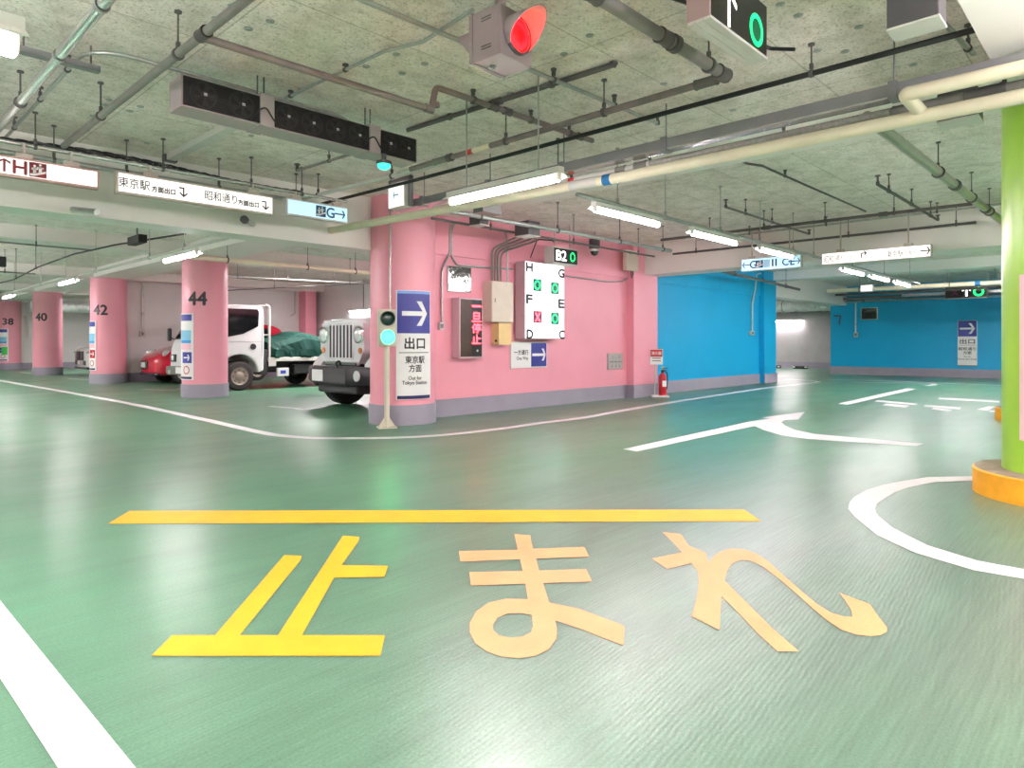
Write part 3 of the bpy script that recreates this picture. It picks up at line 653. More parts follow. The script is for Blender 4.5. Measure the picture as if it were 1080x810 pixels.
# rail above the lamps
run('lamp_rail', 'steel lamp rail carrying the row of tube lamps towards the beam', 'rail', [(5.0, YB, 2.518), (11.69, YB, 2.518)], .022, M_STEEL, hangers=(.1, .24, .44, .62, .8, .93), top=CEIL, hm=M_STEEL)
run('lamp_rail', 'steel lamp rail beyond the beam over the bright row', 'rail', [(12.31, YB, 2.518), (18.2, YB, 2.518)], .022, M_STEEL, hangers=(.15, .5, .85), hm=M_STEEL)
run('lamp_rail', 'steel lamp rail along the parking aisle', 'rail', [(3.46, 8.11, 2.385), (3.36, 21.6, 2.385)], .022, M_GREYLT, hangers=(.1, .2, .4, .55, .7, .9), hm=M_STEEL)
run('cable', 'loose black cable sagging above the parking aisle lamps', 'cable', [(3.62, 9.9, 2.66), (3.3, 12.0, 2.68), (3.1, 13.6, 2.66), (2.9, 15.2, 2.55), (2.9, 17.5, 2.46), (2.75, 18.2, 2.42)], .014, M_BLACK, hangers=(.1, .9), top=CEIL)
run('conduit', 'dark conduit just behind the grey beam', 'pipe', [(.6, 9.0, 2.55), (3.9, 8.75, 2.55)], .014, M_PIPEDARK, hangers=(.25, .6, .9))
run('conduit', 'pale conduit low along the second beam of the parking area', 'pipe', [(.6, 13.6, 2.76), (3.4, 13.6, 2.76)], .016, M_PIPE, hangers=(.3, .7))
run('conduit', 'grey conduit behind the second beam of the parking area', 'pipe', [(.6, 17.6, 2.62), (3.3, 17.6, 2.62)], .016, M_PIPE, hangers=(.2, .4, .6, .8))
run('water_pipe', 'cream pipe crossing in front of pillar 44', 'pipe', [(4.5, 12.0, 2.6), (8.9, 12.0, 2.6)], .042, M_CREAM, hangers=(.14, .5, .75))
run('conduit', 'steel conduit under the ceiling above the truck', 'pipe', [(6.3, 16.2, 2.72), (10.2, 15.3, 2.72)], .022, M_STEEL, hangers=(.2, .5, .8))
t_ = run('sprinkler_pipe', 'thin dark pipe with a dropped end above the truck', 'pipe', [(6.55, 15.9, 2.75), (6.55, 15.9, 2.34), (9.6, 12.6, 2.56), (10.8, 11.3, 2.56)], .012, M_PIPEDARK, hangers=(.3, .7), bend=.04)
run('conduit', 'thin conduit dropping down the back wall beside the pink corner', 'pipe', [(11.2, 20.9, 3.11), (11.2, 20.9, 2.1), (11.05, 20.9, 2.02)], .014, M_STEEL)
run('conduit', 'thin dark conduit dropping to the lamp on the back wall', 'pipe', [(11.93, 17.9, 3.11), (11.93, 17.9, 2.22)], .012, M_PIPEDARK)
run('wall_conduit', 'pale conduit bending down the white wall beside pillar 42', 'pipe', [at_y(131, 291, 20.9), at_y(146, 292, 20.9), at_y(150.5, 301, 20.9), at_y(150.5, 351, 20.9)], .03, M_GREYLT, bend=.2, collars=((.6, .1, 1.3, M_STEEL),))
q_ = at_y(150, 355, 20.9)
s_ = thing('switch_box', 'small switch box at the end of the conduit beside pillar 42', 'switch', (q_.x, 20.949, q_.z))
MB().bevbox((-.07, -.07, 0), (.07, 0, .16), .01).build('case', M_GREYLT, s_); MB().bevbox((-.03, -.08, .04), (.03, -.06, .12), .005).build('rocker', M_DARKBOX, s_)
run('wall_conduit', 'pale conduit dropping down the rear white wall beside pillar 40', 'pipe', [at_y(27, 333, 34.65), at_y(29, 345, 34.65), at_y(29, 356, 34.65)], .035, M_GREYLT, bend=.2)
# far side
run('water_pipe', 'cream pipe across the far bay in front of the far blue wall', 'pipe', [(21.2, 7.0, 2.68), (21.2, -2, 2.68)], .06, M_CREAM, hangers=(.1, .35, .6), bands=((.42, .12, M_BLUEBAND),))
run('conduit', 'dark pipe under the far cream pipe', 'pipe', [(21.9, 7.0, 2.60), (21.9, -2, 2.60)], .035, M_PIPEDARK, hangers=(.15, .45))
run('conduit', 'brown pipe along the top of the far blue wall', 'pipe', [(24.9, 7.9, 2.66), (24.9, -2, 2.66)], .05, M_PIPEBROWN, hangers=(.2, .5))
run('conduit', 'steel pipe tight against the top of the far blue wall', 'pipe', [(25.1, 8.1, 2.56), (25.1, -2, 2.56)], .035, M_STEEL, hangers=(.1, .35, .6))
run('conduit', 'dark pipe slanting past the blue pilaster', 'pipe', [(12.6, 6.4, 2.62), (19.2, 7.1, 2.62)], .035, M_PIPEDARK, hangers=(.2, .5, .8))
t_ = thing('cable_tray', 'perforated cable tray hung before the far blue wall', 'cable tray', (23.0, 4.5, 2.56))
MB().bbox((22.9, .2, 2.53), (22.92, 5.4, 2.60)).bbox((22.9, .2, 2.53), (23.2, 5.4, 2.54)).bbox((23.18, .2, 2.53), (23.2, 5.4, 2.60)).build('tray', M_STEEL, t_, world=True)
MB().bbox((22.9, 1.6, 2.74), (23.2, 5.6, 2.76)).bbox((22.89, 1.6, 2.74), (22.9, 5.6, 2.82)).build('upper_tray', M_GREYLT, t_, world=True)
for y in (1.0, 3.0, 5.2): MB().cyl((22.91, y, 2.54), (22.91, y, CEIL), .01, 8).cyl((23.19, y, 2.54), (23.19, y, CEIL), .01, 8).build('hanger', M_STEEL, t_, True, world=True)
# silver wrapped ducts
def wrapped(label, pts, r):
    t = thing('air_duct', label, 'duct', pts[0])
    mb = MB().tube(pts, r, 20, ripple=.07)
    for v in mb.bm.verts: v.co += Vector((random.uniform(-1, 1), random.uniform(-1, 1), random.uniform(-1, 1)))*.022
    mb.build('wrapped_duct', M_FOIL, t, True, world=True)
    a, b = Vector(pts[0]), Vector(pts[-1])
    for f in (.1, .5, .9):
        p = a.lerp(b, f); d = (b-a).normalized(); MB().cyl(p-d*.02, p+d*.02, r*1.13, 20).cyl(p+V(0, 0, r), V(p.x, p.y, CEIL), .012, 8).build('hanger', M_STEEL, t, True, world=True)
wrapped('crinkled silver wrapped duct in the depth of the parking bays behind pillar 42', [(5.9, 32.6, 2.62), (10.5, 32.6, 2.62)], .22)
wrapped('crinkled silver wrapped duct over the grey end wall', [(29.3, 15.0, 2.72), (29.3, 8.0, 2.72)], .24)

# cable racks above the pink wall
run('conduit', 'upper steel conduit along the top of the pink wall', 'pipe', [(5.3, 6.1, 2.70), (10.2, 5.95, 2.70)], .03, M_STEEL, hangers=(.1, .4, .7, .95))
run('conduit', 'lower thin conduit along the top of the pink wall', 'pipe', [(5.3, 6.45, 2.66), (10.4, 6.4, 2.66)], .016, M_PIPEDARK, hangers=(.2, .55, .9))
def junction(label, c, s, m=None):
    t = thing('ceiling_junction_box', label, 'junction box', (c[0], c[1], c[2]-s[2]/2))
    MB().bevbox((-s[0]/2, -s[1]/2, 0), (s[0]/2, s[1]/2, s[2]), .006).build('box', m or M_DARKBOX, t)
    MB().bevbox((-s[0]/2-.004, -s[1]/2-.004, -.006), (s[0]/2+.004, s[1]/2+.004, .006), .003).build('cover', m or M_GREYLT, t)
    return t
junction('small dark junction box above the framed mirror', (5.95, 6.28, 2.69), (.16, .2, .12))
junction('large dark junction box above the grey enclosure', (6.85, 6.25, 2.69), (.24, .26, .2))
junction('flat grey junction box above the corner pillar', (5.25, 5.4, 2.62), (.3, .16, .1), M_GREYDUCT)
junction('dark box tucked behind the cream pipes beside the lime green pillar', (5.57, .95, 2.76), (.2, .24, .2))
junction('dark hanging box with a pale underside beyond the green arrow sign', (3.86, .845, 2.84), (.17, .23, .28))
run('conduit', 'short steel conduit slanting from the dark hanging box', 'pipe', [(3.97, .88, 2.95), (5.1, .80, 2.95)], .016, M_STEEL, hangers=(.9,))
for p_, s_, l_ in (((3.3, 10.9, 2.58), (.12, .5, .12), 'long black box on the parking aisle rail'), ((1.9, 13.0, 2.3), (.3, .12, .16), 'black box on a rod at the picture edge')):
    t_ = thing('ceiling_junction_box', l_, 'junction box', p_)
    MB().bevbox((-s_[0]/2, -s_[1]/2, 0), (s_[0]/2, s_[1]/2, s_[2]), .006).build('box', M_FANBLACK, t_)
    MB().cyl((0, 0, s_[2]), (0, 0, CEIL-p_[2]-.01), .012, 8).build('hanger', M_PIPEDARK, t_)

# rails, tray and cable along the signs
run('sign_rail', 'pale steel rail the three signs hang from', 'rail', [(-1.5, 6.95, 2.80), (4.4, 6.95, 2.80)], .018, M_BRIGHT, hangers=(.35, .475, .65, .8, .9))
run('sign_rail', 'second steel rail just behind the sign rail', 'rail', [(-1.5, 7.25, 2.78), (4.5, 7.25, 2.78)], .024, M_STEEL, hangers=(.3, .5, .6, .75, .9))
t_ = thing('cable', 'dark twisted cable bundle sagging above the three signs', 'cable', (-1.5, 7.35, 2.93))
for ph in (0, 2.1, 4.2):
    MB().tube([(-1.5+.05*k, 7.38+.017*math.cos(k*.9+ph), 2.93+.025*math.sin(k*.11)+.017*math.sin(k*.9+ph)) for k in range(112)], .011, 6).build('strand', M_BLACK if ph else M_PIPEDARK, t_, True, world=True)
run('conduit', 'pale conduit above the pale blue sign', 'pipe', [(4.2, 4.9, 2.85), (4.05, 7.6, 2.85)], .022, M_GREYLT, hangers=(.3, .8))
run('drain_pipe', 'grey stub pipe poking from the beam under the station sign', 'pipe', [(1.86, 7.3, 2.36), (1.75, 7.72, 2.43)], .03, M_STEEL)
t_ = run('drain_pipe', 'grey stub pipe poking from the beam under the pale blue sign', 'pipe', [(3.6, 7.72, 2.52), (3.35, 7.4, 2.5)], .03, M_STEEL)
MB().cyl((3.36, 7.41, 2.5), (3.33, 7.37, 2.5), .045, 16).build('end_cap', M_DARKBOX, t_, True, world=True)

# ================================================================ HANGING SIGNS
RY, RX = 0.0, R(-90)             # faces the -y lane / faces the -x lane
def hung_sign(label, cat, c, rotz, w, h, d, face, frame=M_SIGNFRAME, posts=(-.3, .3), top=2.80, fr=.02):
    t = thing('hanging_sign', label, cat, (c[0], c[1], c[2]-h/2), rotz)
    MB().bevbox((-w/2, -d/2, 0), (w/2, d/2, h), .006).build('sign_case', frame, t)
    MB().bbox((-w/2+fr, -d/2-.004, fr), (w/2-fr, -d/2+.01, h-fr)).build('lit_face', face, t)
    for x in posts:
        MB().cyl((x*w, 0, h), (x*w, 0, top-(c[2]-h/2)), .012, 10).bevbox((x*w-.06, -.025, h), (x*w+.06, .025, h+.045), .006).build('hanger', M_SIGNFRAME, t)
    return t, -d/2-.005
SY = 6.9
def on_sign(px, py): p = at_y(px, py, SY-.05); return p
# the three signs in front of the grey beam
a, b = at_y(0, 188, SY), at_y(103, 191, SY)
xr = at_y(103.5, 200, SY).x; zt = at_y(103, 181.5, SY).z; zb = at_y(103, 199.5, SY).z
wA = 1.15; hA = (zt-zb)*1.12
tA, yf = hung_sign('backlit white sign with a maroon arrow and letter H', 'sign', (xr-wA/2, SY, (zt+zb)/2), RY, wA, hA, .08, M_SIGNLIT, mat('maroon_tinted_frame', (190, 150, 144), .45, vary=.03), posts=(-.42, .02, .32))
def lx(px, c): return at_y(px, 200, SY-.045).x-c
cA = xr-wA/2
flat(arrow_pts(lx(4.5, cA), hA/2, .11, .018, .042, R(90)), M_INKRED, tA, yf, 'arrow')
letters('H', lx(21, cA), hA/2, .11, M_INKRED, tA, yf-.002, bold=.004)
pictogram(lx(40, cA), hA/2, .125, yf, M_INKRED, M_WHITE, tA)
xl = at_y(121, 190, SY).x; xr = at_y(287, 210, SY).x; zt = at_y(287, 209, SY).z; zb = at_y(287, 227, SY).z
wB = xr-xl; hB = (zt-zb)*1.10; cB = (xl+xr)/2
tB, yf = hung_sign('backlit white station exit sign with two bent arrows, on the grey beam', 'sign', (cB, SY, (zt+zb)/2), RY, wB, hB, .08, M_SIGNLIT, posts=(-.3, .36))
def bent(cx, cz, s, par):
    flat([(cx-.5*s, cz+.55*s), (cx+.1*s, cz+.55*s), (cx+.1*s, cz-.3*s), (cx+.38*s, cz-.02*s), (cx+.5*s, cz-.14*s), (cx+.02*s, cz-.6*s), (cx-.46*s, cz-.14*s), (cx-.34*s, cz-.02*s), (cx-.06*s, cz-.3*s), (cx-.06*s, cz+.38*s), (cx-.5*s, cz+.38*s)], M_INK, par, yf, 'bent_arrow')
def span(body, x0, x1, h, c, par, z, y, **k): a_, b_ = lx(x0, c), lx(x1, c); return letters(body, (a_+b_)/2, z, h, M_INK, par, y-.002, w=b_-a_, **k)
span('東京駅', 125, 158, .095, cB, tB, hB*.52, yf, bold=.001); span('方面出口', 160, 185, .056, cB, tB, hB*.42, yf, bold=.0026)
bent(lx(193.5, cB), hB*.48, .085, tB)
span('昭和通り', 216, 250, .095, cB, tB, hB*.52, yf, bold=.001); span('方面出口', 251, 273, .056, cB, tB, hB*.42, yf, bold=.0026)
bent(lx(280, cB), hB*.46, .085, tB)
xl = at_y(300, 215, SY).x; xr = at_y(365.5, 230, SY).x; zt = at_y(365, 219.5, SY).z; zb = at_y(365, 236.5, SY).z
wC = xr-xl; hC = zt-zb; cC = (xl+xr)/2
tC, yf = hung_sign('backlit pale blue sign with letter G, beside the pink corner pillar', 'sign', (cC, SY, (zt+zb)/2), RY, wC, hC, .08, M_SIGNLITB, M_GREYLT, posts=(-.33, .33))
pictogram(lx(338.5, cC), hC*.5, .125, yf, M_INKBLUE, M_WHITE, tC)
letters('G', lx(348.5, cC), hC*.5, .115, M_INKBLUE, tC, yf-.002, bold=.003)
flat(arrow_pts(lx(358.5, cC), hC*.5, .14, .016, .045), M_INKBLUE, tC, yf, 'arrow')
# small arrow sign facing the other way
XD = 4.72
p0, p1 = at_x(409.5, 219, XD), at_x(426.5, 190, XD); wD = p0.y-p1.y; hD = p1.z-at_x(426.5, 217, XD).z
tD, yf = hung_sign('small backlit white sign with a pale blue arrow above the pink corner pillar', 'sign', (XD+.06, (p0.y+p1.y)/2, p1.z-hD/2), RX, wD, hD, .12, M_SIGNLIT, M_GREYLT, posts=(), top=2.9, fr=.01)
flat(arrow_pts(0, hD*.5, .11, .016, .04, PI), M_INKSKY, tD, yf, 'arrow')
MB().bbox((-wD/2-.05, -.02, .0), (-wD/2-.02, .03, hD+.06)).bbox((wD/2+.02, -.02, .0), (wD/2+.05, .03, hD+.06)).bbox((-wD/2-.05, -.02, hD+.03), (wD/2+.05, .03, hD+.06)).build('bracket', M_GREYDUCT, tD)
for x in (-wD/2-.035, wD/2+.035): MB().cyl((x, 0, hD+.05), (x, 0, CEIL-(p1.z-hD)-.0), .008, 8).build('hanger', M_STEEL, tD)
# signs in front of the cross beam
XE = 11.3
def signX(label, px0, px1, yt, yb, posts, face, frame, X=XE):
    a_ = at_x(px0, yb, X); b_ = at_x(px1, yb, X); w = a_.y-b_.y; mid = (px0+px1)/2
    zt_ = at_x(mid, yt, X).z; zb_ = at_x(mid, yb, X).z
    t, y = hung_sign(label, 'sign', (X, (a_.y+b_.y)/2, (zt_+zb_)/2), RX, w, zt_-zb_, .1, face, frame, posts, CEIL-.0, .012)
    return t, y, w, zt_-zb_, (a_.y+b_.y)/2
tE, yf, wE, hE, cE = signX('backlit pale blue lift sign with letters G, C and E, hung at the cross beam', 783, 846, 271, 284.5, (-.33, .3), M_SIGNLITB, M_GREYLT)
def ly(px, c): return c-at_x(px, 280, XE-.05).y
flat(arrow_pts(ly(787, cE), hE*.5, .13, .016, .05, PI), M_INKBLUE, tE, yf, 'arrow')
letters('G', ly(794.5, cE), hE*.5, .13, M_INKBLUE, tE, yf-.002, bold=.003); pictogram(ly(801, cE), hE*.5, .13, yf, M_INKBLUE, M_WHITE, tE)
flat([(ly(805.5, cE), hE*.2), (ly(812, cE), hE*.2), (ly(812, cE), hE*.8), (ly(805.5, cE), hE*.8)], mat('pale_sky_patch', (176, 214, 240), .5, vary=0), tE, yf, 'blue_patch', .001)
for x in (815, 818.6): flat([(ly(x-.8, cE), hE*.24), (ly(x+.8, cE), hE*.24), (ly(x+.8, cE), hE*.8), (ly(x-.8, cE), hE*.8)], M_INK, tE, yf, 'lift_mark', .001)
letters('C', ly(828.5, cE), hE*.5, .12, M_INKBLUE, tE, yf-.002, bold=.003); letters('・', ly(832.5, cE), hE*.5, .03, M_INKBLUE, tE, yf-.002); letters('E', ly(836, cE), hE*.5, .12, M_INKBLUE, tE, yf-.002, bold=.003)
flat(arrow_pts(ly(840.6, cE), hE*.5, .11, .016, .05), M_INKBLUE, tE, yf, 'arrow')
tF, yf, wF, hF, cF = signX('long backlit white station exit sign hung at the cross beam', 867.5, 983, 262.5, 275.5, (-.32, .3), M_SIGNLIT, M_SIGNFRAME)
for body, x0, x1, h in (('昭和通り', 869, 891, .11), ('方面出口', 892, 907, .065), ('東京駅', 935, 953, .11), ('方面出口', 954, 970, .065)):
    a_, b_ = ly(x0, cF), ly(x1, cF); letters(body, (a_+b_)/2, hF*.46, h, M_INK, tF, yf-.002, w=b_-a_)
s_ = .1; cx_ = ly(911, cF); cz_ = hF*.55
flat([(cx_-.4*s_, cz_-.5*s_), (cx_-.24*s_, cz_-.5*s_), (cx_-.24*s_, cz_+.24*s_), (cx_+.2*s_, cz_+.24*s_), (cx_+.0*s_, cz_+.04*s_), (cx_+.12*s_, cz_-.06*s_), (cx_+.5*s_, cz_+.32*s_), (cx_+.12*s_, cz_+.7*s_), (cx_+.0*s_, cz_+.6*s_), (cx_+.2*s_, cz_+.4*s_), (cx_-.4*s_, cz_+.4*s_)], M_INK, tF, yf, 'bent_arrow')
flat(arrow_pts(ly(976, cF), hF*.5, .13, .018, .055), M_INK, tF, yf, 'arrow')

# green arrow-and-ring signal at the ceiling
zb = 2.70; H = zb-CAMZ
p0 = at_z(748, 17, zb); p1 = at_z(809.5, 61, zb); p2 = at_z(723.7, 26, zb)
yS = (p0.y+p1.y)/2; wS = p1.x-p0.x; dS = max(.1, p2.y-yS); hS = .29
tG = thing('lane_signal', 'dark lane signal box with a white arrow and a green ring', 'signal', ((p0.x+p1.x)/2, yS+dS/2, zb))
MB().bevbox((-wS/2, -dS/2, 0), (wS/2, dS/2, hS), .006).build('signal_case', mat('reddish_grey_casing', (168, 140, 140), .5, vary=.04), tG)
MB().bbox((-wS/2+.008, -dS/2-.004, .008), (wS/2-.008, -dS/2+.01, hS-.008)).build('display_face', M_SCREEN, tG)
for k in range(3): MB().bevbox((-wS/2-.004, -dS/2-.006+k*dS/3, -.012), (wS/2+.004, -dS/2-.006+(k+.86)*dS/3+.004, .004), .003).build('bottom_rail', M_GREYLT, tG)
gx = at_y(797, 32, yS).x-(p0.x+p1.x)/2; gz = at_y(797, 32, yS).z-zb
ring_shape(gx, gz, .062, .088, -dS/2-.004, M_LEDGREEN, tG, 'green_ring', sx=.95)
ring_shape(gx, gz, .001, .06, -dS/2-.004, mat('dark_green_disc', (10, 60, 40), .4, emit=.25, ecol=(10, 120, 70), vary=0), tG, 'ring_centre', sx=.95, t=.001)
wx = at_y(768, 12, yS).x-(p0.x+p1.x)/2; wz = at_y(768, 12, yS).z-zb
flat(arrow_pts(wx-.0, wz+.02, .2, .020, .085, R(90)), M_LEDWHITE, tG, -dS/2-.004, 'white_arrow')
for x in (-.2, .2): MB().cyl((x, 0, hS), (x, 0, CEIL-zb), .014, 10).build('hanger', M_STEEL, tG)
run('cable', 'black cable pair clipped to the ceiling behind the lane signal', 'cable', [(3.15, 1.84, 2.95), (3.45, 1.9, 3.05), (4.1, 1.86, 3.05), (4.25, 1.75, 3.0), (4.25, 1.6, 2.95)], .012, M_BLACK, hangers=(.6,))

# red signal at the ceiling
zb = 2.66
p0 = at_z(526, 55, zb); p1 = at_z(567.5, 68, zb); p2 = at_z(497, 66.5, zb)
wS, dS, hS = .27, .24, .27
tR = thing('traffic_signal', 'brownish ceiling signal box with a red lamp under a round visor', 'signal', (p0.x+wS/2, p0.y+dS/2, zb), R(3))
MB().bevbox((-wS/2, -dS/2, 0), (wS/2, dS/2, hS), .008).build('signal_case', M_MAUVE, tR)
MB().bevbox((-wS/2-.006, dS/2-.035, -.006), (wS/2+.006, dS/2-.02, hS+.006), .003).build('case_lid', M_MAUVE, tR)
for z in (.05, .065, .205, .22): MB().bbox((-wS/2-.003, -.05, z), (-wS/2, .02, z+.006)).build('vent_slot', M_DARKBOX, tR)
MB().cyl((-.03, .03, -.012), (-.03, .03, .004), .02, 18).cyl((-.03, .03, -.02), (-.03, .03, 0), .011, 12).build('cable_gland', M_GREYDUCT, tR, True)
lc = (0.0, .135); rl = .093
M_VISORGREY = mat('pale_visor_lining', (200, 176, 178), .55, vary=.04)
for f in (1, -1):                               # one lamp to each side of the box
    o_ = MB().lathe([(rl+.012, 0), (rl+.012, .02), (rl, .02)], seg=40, cap=False).build('lens_rim', M_DARKBOX, tR, True); o_.rotation_euler = (R(90*f), 0, 0); o_.location = (lc[0], -f*dS/2, lc[1])
    o_ = MB().sphere((0, 0, 0), rl, (1, 1, .22), 40, 16).build('red_lens', M_REDLENS, tR, True); o_.rotation_euler = (R(90*f), 0, 0); o_.location = (lc[0], -f*(dS/2+.004), lc[1])
    for nm, q0, q1, mv in (('visor', .0125, .016, M_MAUVE), ('visor_lining', .0095, .0122, M_VISORGREY)):
        b_ = MB(); n = 30; A = []                   # a cut half tube that is longest at the top
        for k in range(n+1):
            a_ = R(-42)+(R(264))*k/n; L_ = .025+.16*max(0, math.sin((a_+R(42))/R(264)*PI))**1.7
            c_, s_ = math.cos(a_), math.sin(a_)
            A.append([b_.bm.verts.new((lc[0]+(rl+q)*c_, -f*(dS/2+yy), lc[1]+(rl+q)*s_)) for q, yy in ((q0, 0), (q0, L_), (q1, L_), (q1, 0))])
        for u, w in zip(A, A[1:]):
            for k in range(4): b_.bm.faces.new((u[k], u[(k+1) % 4], w[(k+1) % 4], w[k]))
        b_.build(nm, mv, tR, True)
MB().bbox((-.05, -.05, hS), (.05, .05, hS+.05)).cyl((0, 0, hS+.04), (0, 0, CEIL-zb), .03, 14).build('ceiling_mount', M_MAUVE, tR, True)

# bank of fans
X0, X1, YF, ZF = 1.69, 3.68, 4.69, 2.70
tN = thing('fan_bank', 'long ceiling bank of eight dark fans in a pale casing', 'fan', ((X0+X1)/2, YF+.11, ZF))
w = X1-X0; hF_ = .215
MB().bbox((-w/2, -.105, 0), (w/2, .11, hF_)).build('casing', M_FANBODY, tN)
posts = (-w/2+.60, -w/2+1.545)
cells = [(-w/2+.012, posts[0]-.055, 2), (posts[0]+.055, posts[1]-.055, 4), (posts[1]+.055, w/2-.008, 2)]
for a_, b_, n in cells:
    g = MB().bbox((a_, -.112, .01), (b_, -.1, hF_-.01)).build('grille', M_FANBLACK, tN)
    cw = (b_-a_)/n
    for k in range(n):
        cx = a_+cw*(k+.5)
        r_ = min(cw, hF_)*.43
        ring_shape(cx, hF_/2, r_*.88, r_, -.112, M_FANBLADE, tN, 'fan_ring', t=.005)
        m_ = MB()
        for j in range(5):
            t0 = 2*PI*j/5; q = [Vector((cx+rr*math.cos(t0+da), -.113-zz, hF_/2+rr*math.sin(t0+da))) for rr, da, zz in ((.02, -.3, 0), (r_*.84, -.42, .0), (r_*.84, .18, .004), (.02, .4, .004))]
            m_.poly(q, (0, -.002, 0))
        m_.cyl((cx, -.112, hF_/2), (cx, -.124, hF_/2), .022, 14); m_.build('rotor', M_FANBLADE, tN, True)
        flat([(cx-.002, hF_/2-.006), (cx+.02, hF_/2-.006), (cx+.02, hF_/2+.012), (cx-.002, hF_/2+.012)], M_GREYLT, tN, -.125, 'hub_plate', .001)
    m_ = MB()
    for k in range(1, 14): m_.bbox((a_, -.128, hF_*k/14-.0012), (b_, -.126, hF_*k/14+.0012))
    m_.build('guard_wires', M_FANBLACK, tN)
for k, x in enumerate(posts):
    MB().bevbox((x-.055, -.125, -.006), (x+.055, .12, hF_+.02), .006).build('mounting_post', M_FANBODY, tN)
    for dx in (-.02, .03): MB().cyl((x+dx, .0, hF_), (x+dx, .0, CEIL-ZF), .006, 8).build('hanger', M_PIPEDARK, tN)
    MB().tube([(x-.13, -.13, .02), (x-.07, -.135, .1), (x-.02, -.14, .13), (x+.03, -.14, .06), (x+.09, -.135, .0)], .006, 8, .03).build('cable', M_BLACK, tN, True)
c_ = thing('cable_cover', 'pale strip cover on the ceiling under the fan bank', 'strip', (1.6, 5.0, 3.06))
p0, p1 = at_z(180, 168, 3.05), at_z(258, 131, 3.05)
MB().bbox((p0.x-.04, min(p0.y, p1.y), 3.04), (p0.x+.05, max(p0.y, p1.y), CEIL)).build('cover', M_GREYLT, c_, world=True)
MB().bbox((p0.x-.06, max(p0.y, p1.y), 3.03), (p0.x+.07, max(p0.y, p1.y)+.08, CEIL)).build('end_cap', M_DARKBOX, c_, world=True)
# teal beacon under the fan bank
pt = at_z(404, 164, 2.68)
tT = thing('ceiling_beacon', 'teal glowing beacon lamp under the far end of the fan bank', 'lamp', (pt.x+.02, 4.66, 2.55))
MB().lathe([(.0, .02), (.035, .024), (.052, .04), (.055, .06), (.03, .075), (0, .075)], seg=24).build('lamp_globe', mat('teal_lamp', (90, 240, 210), .3, emit=1.4, ecol=(40, 230, 190), vary=0), tT, True)
MB().lathe([(.065, .06), (.065, .085), (.02, .1), (.02, .15), (0, .15)], seg=24).build('lamp_base', M_DARKBOX, tT, True)

# ================================================================ ON THE PINK WALL
def rectY(px0, px1, yt, yb, Y):
    a_, b_ = at_y(px0, yb, Y), at_y(px1, yb, Y); m_ = (px0+px1)/2
    return a_.x, b_.x, at_y(m_, yb, Y).z, at_y(m_, yt, Y).z
def wallbox(name, label, cat, px0, px1, yt, yb, depth, m, Y=WY, bev=.008):
    x0, x1, z0, z1_ = rectY(px0, px1, yt, yb, Y-depth)
    t = thing(name, label, cat, ((x0+x1)/2, Y-.001, z0))
    MB().bevbox((-(x1-x0)/2, -depth, 0), ((x1-x0)/2, 0, z1_-z0), bev).build('case', m, t)
    return t, x1-x0, z1_-z0, -depth-.001
# stop display
tS, w, h, y = wallbox('led_display', 'tall wall display with red glowing stop characters', 'display', 484.5, 509, 314.5, 377.5, .18, mat('pale_mauve_case', (206, 180, 188), .45, vary=.03))
flat([(-w/2+.02, .02), (w*.02, .02), (w*.02, h-.02), (-w/2+.02, h-.02)], M_SCREENBR, tS, y, 'blank_screen', .003)
flat([(w*.02, .02), (w/2-.02, .02), (w/2-.02, h-.02), (w*.02, h-.02)], M_SCREEN, tS, y, 'text_screen', .003)
for k, ch in enumerate('一旦停止'):
    letters(ch, w*.22, h*(.87-.185*k), h*(.155 if k else .022), M_LEDRED, tS, y-.005, w=w*.38, bold=.003, name='red_character')
MB().cyl((w*.25, y-.003, h*.12), (w*.25, y-.012, h*.12), .018, 16).build('sensor', M_GREYLT, tS, True)
# framed mirror
tM, w, h, y = wallbox('wall_mirror', 'square sheet mirror fixed above the stop display', 'mirror', 472.5, 497, 281, 308, .03, M_GREYLT)
MB().bevbox((-w/2+.008, y-.004, .008), (w/2-.008, y, h-.008), .003).build('mirror_sheet', M_MIRROR, tM)
# enclosures
tB1, w, h, y = wallbox('electrical_enclosure', 'large pale grey metal enclosure with a small lock', 'electrical box', 518.5, 541.5, 297, 340, .2, M_BOXBEIGE)
MB().bevbox((-w/2+.008, y-.006, .008), (w/2-.008, y+.002, h-.008), .004).build('door', M_BOXBEIGE, tB1)
MB().bevbox((-w/2+.06, y-.014, h*.48), (-w/2+.075, y-.004, h*.58), .003).build('lock', M_GREYDUCT, tB1)
flat([(w*.1, h*.9), (w*.2, h*.9), (w*.2, h*.95), (w*.1, h*.95)], M_GREYLT, tB1, y-.006, 'maker_plate', .001)
tB2, w, h, y = wallbox('electrical_enclosure', 'small tan box fixed below the large pale enclosure', 'electrical box', 526, 539, 341, 363.5, .17, M_BOXTAN)
MB().bevbox((-w/2-.004, y-.004, -.004), (w/2+.004, y+.02, h+.004), .003).build('lid', M_BOXTAN, tB2)
MB().cyl((-w/2-.002, y+.06, h*.18), (-w/2-.012, y+.06, h*.18), .02, 14).build('cable_entry', M_BLACK, tB2, True)
